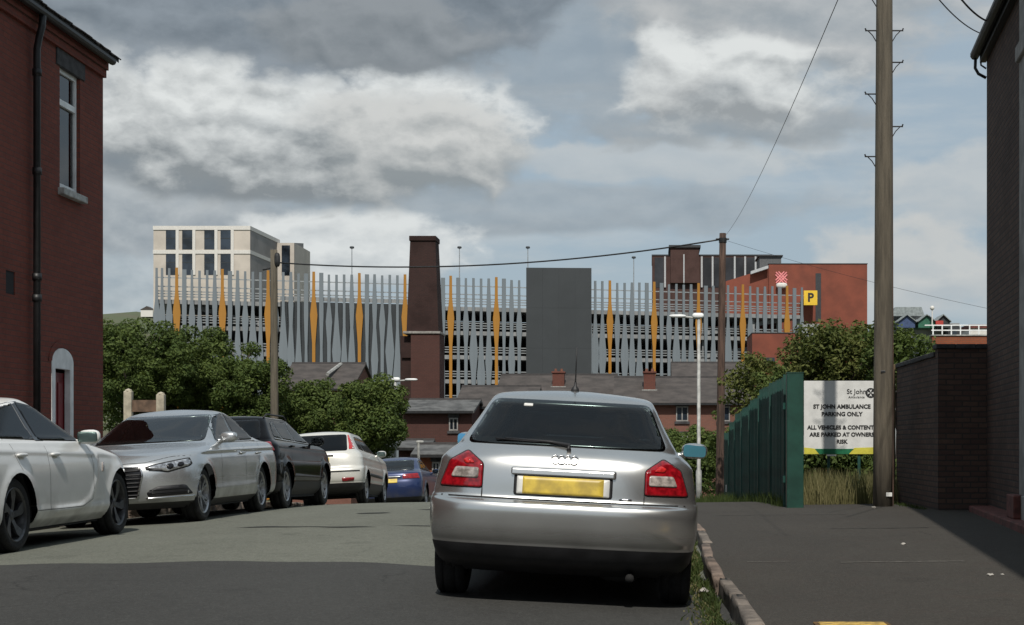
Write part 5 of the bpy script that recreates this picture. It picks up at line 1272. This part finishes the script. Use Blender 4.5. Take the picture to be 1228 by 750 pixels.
# low roofs and houses in the dip
M_roofb = mat('brown_roof', (.066, .056, .051), .9, var=.18, vscale=1.2, bump=.5, bscale=9, stretch=(1, 1, 3)); M_roofg = mat('grey_slate_roof', (.10, .10, .098), .8, var=.25, vscale=1.5, bump=.4, bscale=9)
M_pinkb = brick('pinkish_brick', (.20, .085, .060), (.175, .075, .055), (.13, .085, .07), bump=.3, dirt=.3); M_ridge = mat('ridge_tile', (.030, .026, .025), .85, var=.2); M_lead = mat('pale_flashing', (.34, .34, .32), .6, var=.2)
M_pot2 = brick('stack_brick', (.14, .05, .036), (.12, .045, .034), (.09, .05, .04), bump=.3)
M_pot = mat('clay_pot', (.17, .07, .045), .85, var=.2); M_orangeb = brick('orange_brick', (.25, .075, .035), (.22, .065, .033), (.17, .08, .05), bump=.3, dirt=.25)
def terrace(name, label, px0, px1, yr, ye, d, half, zb, wallm, roofm, wins=(), chims=(), ridge=M_ridge, cat='house'):
    t = thing(name, label, cat, (X((px0 + px1) / 2, d), d, zb)); x0, x1 = X(px0, d) - t.location.x, X(px1, d) - t.location.x
    ze, zr = Z(ye, d) - zb, Z(yr, d + half) - zb
    MB().box(x0, x1, 0, 2 * half, -1, ze - .02).add([(x0, 0, ze - .02), (x0, 2 * half, ze - .02), (x0, half, zr - .1), (x1, 0, ze - .02), (x1, 2 * half, ze - .02), (x1, half, zr - .1)], [(0, 1, 2), (3, 4, 5)]).build('wall', wallm, t)
    sl = (zr - ze) / half
    rf = MB().prism([(-.35, ze - .35 * sl), (-.35, ze - .35 * sl + .12), (half, zr + .12), (2 * half + .35, ze - .35 * sl + .12), (2 * half + .35, ze - .35 * sl), (half, zr)], x0 - .15, x1 + .15, 'x').build('roof', roofm, t)
    MB().prism([(half - .16, zr + .04), (half, zr + .20), (half + .16, zr + .04)], x0 - .16, x1 + .16, 'x').build('ridge', ridge, rf)
    MB().box(x0 - .1, x1 + .1, -.46, -.36, ze - .35 * sl - .02, ze - .35 * sl + .10).build('gutter', M_gutter, t)
    for a, b, c_, d_ in wins:
        wx0, wx1, wz0, wz1 = X(a, d) - t.location.x, X(b, d) - t.location.x, Z(c_, d) - zb, Z(d_, d) - zb
        w = MB().box(wx0, wx1, -.03, -.004, wz0, wz1).build('window', M_twin, t)
        fr = MB(); 
        for q in (wx0 - .06, (wx0 + wx1) / 2 - .03, wx1): fr.box(q, q + .06, -.07, -.032, wz0, wz1)
        fr.box(wx0 - .06, wx1 + .06, -.068, -.033, wz1, wz1 + .07); fr.box(wx0 - .06, wx1 + .06, -.068, -.033, wz0 - .07, wz0); fr.build('window_frame', M_greyp, w)
        MB().box(wx0 - .15, wx1 + .15, -.09, -.004, wz0 - .22, wz0 - .075).build('sill', M_stone, w); MB().box(wx0 - .12, wx1 + .12, -.035, -.004, wz1 + .075, wz1 + .30).build('lintel', M_stone, w)
    for a, b, top, bot, nn in chims:
        yc_ = half * .55; cx0, cx1 = X(a, d + yc_) - t.location.x, X(b, d + yc_) - t.location.x; zt = Z(top, d + yc_) - zb; zroof = ze + sl * yc_
        cm = MB().box(cx0, cx1, yc_ - .4, yc_ + .4, zroof - .8, zt - .12).bevbox(cx0 - .06, cx1 + .06, yc_ - .46, yc_ + .46, zt - .118, zt, .02).build('chimney', M_pot2, rf)
        MB().box(cx0 - .10, cx1 + .10, yc_ - .52, yc_ - .405, zroof - .22, zroof - .02).build('flashing', M_lead, rf)
        for k in range(nn): q = cx0 + (cx1 - cx0) * (k + .5) / nn; MB().lathe([(zt + .002, .10), (zt + .18, .08), (zt + .18, .06)], 10, 'z', (q, yc_, 0)).build('chimney_pot', M_pot, rf)
    return t
terrace('terraced_house', 'brick house with broad brown roof and lit wall just past the lamp column', 738, 905, 455, 483, 88, 4.0, -3.4, M_pinkb, M_roofb, wins=tuple((a, a + 12, c_ + 15, c_) for a in (764, 812, 862) for c_ in (489, 524)), chims=((772, 786, 446, 468, 2),))
terrace('terraced_house', 'brown roofed house with a stubby chimney below the charcoal stair tower', 596, 736, 452, 478, 92, 4.0, -3.6, M_pinkb, M_roofb, wins=tuple((a, a + 12, c_ + 15, c_) for a in (610, 640, 690, 715) for c_ in (486, 520)), chims=((663, 677, 446, 462, 2),))
terrace('terraced_house', 'roof ridge peeping above the broad brown roof near the slim pole', 808, 900, 437, 462, 112, 4.0, -4.3, M_pinkb, M_roofb)
t = terrace('workshop', 'brown roofed workshop with a pale gutter strip behind the trees', 334, 421, 438, 466, 100, 4.5, -4.0, M_pinkb, M_roofb)
MB().tube([(X(388, 100) - t.location.x, 1.2, Z(459, 100) + 4.6), (X(393, 100) - t.location.x, 4.3, Z(441, 104) + 4.25)], .12, 6).build('roof_light', M_lead, t)
terrace('workshop', 'low brick workshop with a grey slate roof at the foot of the chimney', 484, 566, 482, 494, 80, 3.0, -3.2, M_chim2, M_roofg, wins=((540, 548, 515, 503),))
terrace('workshop', 'small brown roofed workshop between the chimney and the silver hatchback', 548, 640, 466, 488, 84, 3.5, -3.2, M_chim2, M_roofb, wins=((560, 569, 505, 494),))
t = terrace('outhouse', 'small orange brick outhouse with a shallow slate roof beyond the blue car', 498, 575, 536, 546, 66, 1.6, -2.4, M_orangeb, M_roofg, wins=((520, 526, 565, 556),))
t = terrace('outhouse', 'low slate roofed shed against the leafy trees beyond the blue car', 478, 512, 531, 538, 70, 1.4, -2.6, M_chim2, M_roofg)
o = thing('street_post', 'thin pale post in front of the orange outhouse', 'post', (X(502, 58), 58, gl(58)))
MB().tube([(0, 0, -.2), (0, 0, Z(530, 58) - gl(58))], .05, 8).build('shaft', M_col, o); MB().rblob((.05, 0, Z(530, 58) - gl(58)), (.3, .12, .1), 3).build('cap', M_col, o)

# colourful gabled roofs and railing above the yard wall
GD = 120
gb = thing('market_hall', 'grey roofed hall with small blue and green gables beyond the yard wall', 'building', (X(1100, GD), GD, -5))
def GX(px): return X(px, GD) - X(1100, GD)
def GZ(py): return Z(py, GD) + 5
M_mroof = mat('pale_metal_roof', (.26, .29, .29), .5, .2, var=.15); M_bluep = mat('blue_gable', (.04, .07, .16), .6, var=.15); M_greenp = mat('green_gable', (.02, .12, .07), .6, var=.15); M_redp = mat('red_panel', (.40, .04, .03), .6, var=.1)
MB().box(GX(1066), GX(1160), 3, 14, 0, GZ(384)).build('wall', M_deck, gb)
MB().prism([(GX(1078), GZ(374)), (GX(1120), GZ(374)), (GX(1116), GZ(363)), (GX(1084), GZ(363))], 4, 12).build('upper_roof', M_mroof, gb)
for a, b, m_ in ((1080, 1100, M_bluep), (1104, 1124, M_greenp), (1126, 1142, M_coping)):
    MB().prism([(GX(a), GZ(392)), (GX(b), GZ(392)), (GX(b), GZ(385)), (GX((a + b) / 2), GZ(377.5)), (GX(a), GZ(385))], 1.0, 3.5).build('gable', m_, gb)
    MB().prism([(GX(a - 1.5), GZ(385.5)), (GX((a + b) / 2), GZ(376.8)), (GX(b + 1.5), GZ(385.5)), (GX(b + 1.5), GZ(384.3)), (GX((a + b) / 2), GZ(375.6)), (GX(a - 1.5), GZ(384.3))], .8, 3.6).build('gable_roof', M_mroof, gb)
MB().box(GX(1124), GX(1133), .6, .9, GZ(389), GZ(384)).build('red_panel', M_redp, gb)
MB().prism([(GX(1140), GZ(402)), (GX(1168), GZ(402)), (GX(1166), GZ(396)), (GX(1156), GZ(389)), (GX(1144), GZ(386)), (GX(1140), GZ(387))], 2, 8).build('curved_roof', M_coping, gb)
MB().box(GX(1146), GX(1153), 1.9, 1.98, GZ(400), GZ(393)).build('window', M_twin, gb)
MB().rblob((GX(1119), .4, GZ(369)), (.35, .35, .35), 2).tube([(GX(1119), .4, GZ(369)), (GX(1119), .4, GZ(390))], .05, 6).build('roof_lamp', M_paleb, gb)
VD = 62
vw = thing('brick_parapet', 'orange brown brick parapet topped by a white railing above the yard wall', 'wall', (X(1158, VD), VD, -1.9))
def WX(px): return X(px, VD) - X(1158, VD)
def WZ(py): return Z(py, VD) + 1.9
MB().box(WX(1118), WX(1215), 0, .4, -.3, WZ(403)).build('wall', M_orangeb, vw)
MB().box(WX(1117), WX(1216), -.05, .45, WZ(403) + .003, WZ(401.5)).build('coping', M_lead, vw)
for q in (390, 396): MB().tube([(WX(1110 if q == 390 else 1118), .2, WZ(q)), (WX(1215), .2, WZ(q))], .025, 6).build('rail', M_upvc, vw)
for px in range(1120, 1216, 11): MB().tube([(WX(px), .2, WZ(401.5)), (WX(px), .2, WZ(390))], .028, 6).build('baluster', M_upvc, vw)
cw = thing('rooftop_cabin', 'small pale cabin with a red roof edge behind the white railing', 'building', (X(1176, 75), 75, -2)); MB().box(-.5, .6, 0, 2, 0, Z(394, 75) + 2).build('wall', M_paleb, cw); MB().box(-.6, .7, -.1, 2.1, Z(394, 75) + 2.003, Z(389.5, 75) + 2).build('roof', M_step, cw)
hs = thing('distant_house', 'tiny pale house on the far hill beside the car park', 'house', (X(176, 1150), 1150, land(X(176, 1150), 1150) + 1))
MB().box(-4.5, 4.5, 0, 8, -4, 1.2).build('wall', M_paleb, hs); MB().prism([(-5, 1.2), (5, 1.2), (0, 4.0)], -.3, 8.3).build('roof', M_roofb, hs)

# ------------------------------------------------------------------ trees and plants
L1 = leafmat('leaf_dark', (.034, .060, .015), (.108, .142, .036)); L2 = leafmat('leaf_mid', (.036, .064, .016), (.112, .146, .036)); L3 = leafmat('leaf_bright', (.045, .068, .016), (.140, .145, .042)); L4 = leafmat('dry_grass', (.07, .075, .025), (.20, .175, .085), .2); L5 = leafmat('weed', (.020, .034, .010), (.062, .085, .022))
M_bark = mat('bark', (.055, .042, .032), .95, var=.3, vscale=6, bump=.7, bscale=20)
def leaves(clumps, n_per, size, seed, flat=.6):
    """many small bent leaf quads spread through clumps; clumps: (x,y,z,r)"""
    r_ = np.random.default_rng(seed); V = []; T = []
    for (x, y, z, rad) in clumps:
        n = max(8, int(n_per * rad * rad)); d = r_.normal(size=(n, 3)); d /= np.linalg.norm(d, axis=1)[:, None]
        p = np.array([x, y, z]) + d * (rad * r_.uniform(.35, 1.0, n) ** .5)[:, None] * [1, 1, .78]
        nrm = d * .6 + r_.normal(size=(n, 3)) * .55 + [0, 0, flat]; nrm /= np.linalg.norm(nrm, axis=1)[:, None]
        a = np.cross(nrm, r_.normal(size=(n, 3))); a /= np.linalg.norm(a, axis=1)[:, None]; b = np.cross(nrm, a)
        s = size * r_.uniform(.6, 1.35, n)[:, None]
        q = np.stack([p - a * s, p + b * s * .48 - nrm * s * .1, p + a * s, p - b * s * .48 - nrm * s * .1], 1)
        V.append(q.reshape(-1, 3)); T.append(np.clip(r_.normal(.5, .22, n) + r_.normal(0, .16), 0, 1))
    V = np.concatenate(V); T = np.concatenate(T); m = len(V) // 4
    me = bpy.data.meshes.new('crown'); me.vertices.add(len(V)); me.vertices.foreach_set('co', V.ravel()); me.loops.add(len(V)); me.loops.foreach_set('vertex_index', np.arange(len(V), dtype=np.int32))
    me.polygons.add(m); me.polygons.foreach_set('loop_start', np.arange(0, len(V), 4, dtype=np.int32)); me.update(calc_edges=True); me.validate()
    at = me.attributes.new('tint', 'FLOAT', 'FACE'); at.data.foreach_set('value', T.astype(np.float32))
    return me
def tree(name, label, px, d, pxw, ytop_, ybot, m, seed, n_clump=70, leaf=.072, dens=1250, depth=1.0, group=None, cat='tree', crad=(.28, .5), cut=None):
    rr = random.Random(seed); x = X(px, d); zb = gl(d) - .25; rx = pxw / 2 / F * d; zt, z0 = Z(ytop_, d) - zb, Z(ybot, d) - zb; rz = (zt - z0) / 2; zc = (zt + z0) / 2
    t = thing(name, label, cat, (x, d, zb), group=group); cl = []; k = 0
    while len(cl) < n_clump and k < 9000:
        k += 1; p = Vector((rr.uniform(-1, 1), rr.uniform(-1, 1), rr.uniform(-1, 1)))
        if p.length > 1 or (p.length < .45 and rr.random() < .6): continue
        wob = .80 + .20 * math.sin(3.1 * math.atan2(p.z, p.x) + seed) * math.cos(2.3 * p.y + seed)
        r_ = rr.uniform(*crad) * min(1.0, rx / 1.6)
        cl.append((p.x * max(.1, rx - r_) * wob * 1.08, p.y * rx * depth * wob, zc + p.z * max(.1, rz - r_ * .7) * wob * 1.05, r_))
    link('crown', leaves(cl, dens, leaf, seed), m, t)
    tr = MB(); tk = max(.06, rx * .055); h0 = max(.3, z0 * .9 + .25 * rz)
    tr.tube([(0, 0, -.1), (rr.uniform(-.1, .1), 0, h0 * .5), (rr.uniform(-.15, .15), 0, h0), (rr.uniform(-.2, .2), .1, zc + rz * .3)], [tk * 1.4, tk, tk * .8, tk * .3], 9)
    for q in rr.sample(cl, min(12, len(cl))): tr.tube([(0, 0, h0 * rr.uniform(.6, 1)), (q[0] * .45, q[1] * .45, (h0 + q[2]) / 2 + .1), (q[0], q[1], q[2])], [tk * .55, tk * .32, tk * .12], 6)
    tr.build('trunk', M_bark, t, smooth=True)
    return t
G1 = 'trees beyond the parked cars'
tree('leafy_tree', 'broad dark green tree beside the corner of the red house', 165, 58, 190, 366, 525, L1, 1, 190, group=G1)
tree('leafy_tree', 'broad rounded tree below the pale office tower', 240, 61, 190, 378, 540, L1, 2, 190, group=G1)
tree('leafy_tree', 'shorter tree hard against the grey timber pole', 298, 58, 118, 404, 545, L1, 3, 120, group=G1)
tree('leafy_tree', 'rounded tree above the white hatchback', 378, 62, 150, 440, 560, L1, 4, 140, group=G1)
tree('leafy_tree', 'tree with drooping leaves behind the lamp beyond the blue car', 444, 58, 116, 436, 575, L2, 5, 130, group=G1)
tree('leafy_tree', 'airy tall tree rising behind the parking sign', 1004, 38, 165, 362, 500, L3, 6, 150, leaf=.062, dens=1100, crad=(.2, .36))
tree('leafy_tree', 'airy tree over the yard wall behind the timber pole', 1080, 36, 130, 374, 490, L2, 7, 120, leaf=.062, dens=1100, crad=(.2, .36))
tree('bushy_tree', 'pale green bush over the top of the palisade fence', 908, 46, 104, 414, 520, L3, 8, 110, leaf=.066, dens=1100, crad=(.2, .36))
tree('bushy_tree', 'dark bush over the fence panels next to the broad green post', 955, 42, 110, 415, 530, L2, 9, 90, leaf=.066, dens=1000, crad=(.22, .4))
tree('hedge_bush', 'green hedge behind the lamp column beside the hatchback mirror', 838, 62, 84, 492, 610, L2, 10, 90, leaf=.07, cat='bush')
tree('hedge_bush', 'low hedge in front of the lit house wall', 800, 70, 100, 500, 600, L1, 12, 80, leaf=.07, cat='bush')
tree('hedge_bush', 'hedge between the slim pole and green fence', 866, 56, 60, 480, 615, L2, 13, 80, leaf=.07, cat='bush')
tree('hedge_bush', 'shadowy hedge below the parking sign', 1010, 31.5, 170, 505, 622, L1, 11, 170, leaf=.06, cat='bush', depth=.5, crad=(.2, .34))
tree('hedge_bush', 'clipped hedge in front of the brown roofed house with the stubby chimney', 660, 80, 120, 528, 606, L1, 14, 90, leaf=.08, cat='bush')
tree('hedge_bush', 'low hedge at the foot of the small brown roofed workshop', 590, 72, 84, 536, 606, L2, 15, 70, leaf=.08, cat='bush')
def blades(name, n, area, hgt, m, seed, wid=.006, zf=None, bend=.35, **k):
    r_ = np.random.default_rng(seed); V = []; Fc = []; T = []
    for i in range(n):
        x, y = area(r_); z = zf(x, y); h_ = hgt * r_.uniform(.35, 1.15); a = r_.uniform(0, 6.28); w = wid * r_.uniform(.6, 1.5); dx_, dy_ = math.cos(a), math.sin(a); b0 = len(V); lean = bend * h_ * r_.uniform(.1, 1); la = r_.uniform(0, 6.28)
        for t, ww in ((0, 1), (.5, .8), (1, .1)):
            ox, oy = lean * t * t * math.cos(la), lean * t * t * math.sin(la)
            V += [(x + ox - dy_ * w * ww, y + oy + dx_ * w * ww, z + h_ * t), (x + ox + dy_ * w * ww, y + oy - dx_ * w * ww, z + h_ * t)]
        Fc += [(b0, b0 + 1, b0 + 3, b0 + 2), (b0 + 2, b0 + 3, b0 + 5, b0 + 4)]; q = float(np.clip(r_.normal(.5, .25), 0, 1)); T += [q, q]
    me = bpy.data.meshes.new(name); me.from_pydata(V, [], Fc); at = me.attributes.new('tint', 'FLOAT', 'FACE'); at.data.foreach_set('value', np.array(T, np.float32))
    return link(name, me, m, None, k.get('label'), k.get('cat'), None, 'stuff')
blades('dry_grass', 5200, lambda r: (r.uniform(2.3, 4.3), r.uniform(24.6, 29.5)), .62, L4, 21, .007, lambda x, y: gl(y) - .02, label='tall dry grass under the parking sign', cat='grass')
blades('rough_grass', 2600, lambda r: (r.uniform(1.2, 2.1), r.uniform(36, 50)), .30, L5, 22, .008, lambda x, y: pave_z(x, y) - .02, label='rough grass verge between the slim reddish pole and the fence', cat='grass')
def kw(r):
    y = r.uniform(7.4, 26) if r.random() < .65 else r.uniform(7.4, 14); return kerb_x(y) - .06 - abs(r.normal(0, .07)) - (.05 * max(0, math.sin(y * 2.1))), y
blades('kerb_weeds', 2600, kw, .065, L5, 23, .007, lambda x, y: road_z(x, y) - .005, bend=1.1, label='green weeds growing along the worn kerb', cat='weeds')
blades('kerb_moss', 2600, lambda r: (kerb_x(q := r.uniform(7.4, 20)) - .10 - abs(r.normal(0, .08)), q), .03, L4, 24, .008, lambda x, y: road_z(x, y), bend=1.5, label='dead straw coloured weeds lying in the gutter', cat='weeds')
blades('fence_foot_weeds', 900, lambda r: (FX - .06 - abs(r.normal(0, .05)), r.uniform(23.6, 42)), .22, L5, 25, .006, lambda x, y: pave_z(x, y) - .02, label='weeds along the foot of the palisade fence', cat='weeds')
blades('yard_weeds', 260, lambda r: (3.90 - abs(r.normal(0, .06)), r.uniform(21.6, 25)), .06, L5, 26, .006, lambda x, y: pave_z(x, y) - .01, label='low weeds along the foot of the yard wall', cat='weeds')
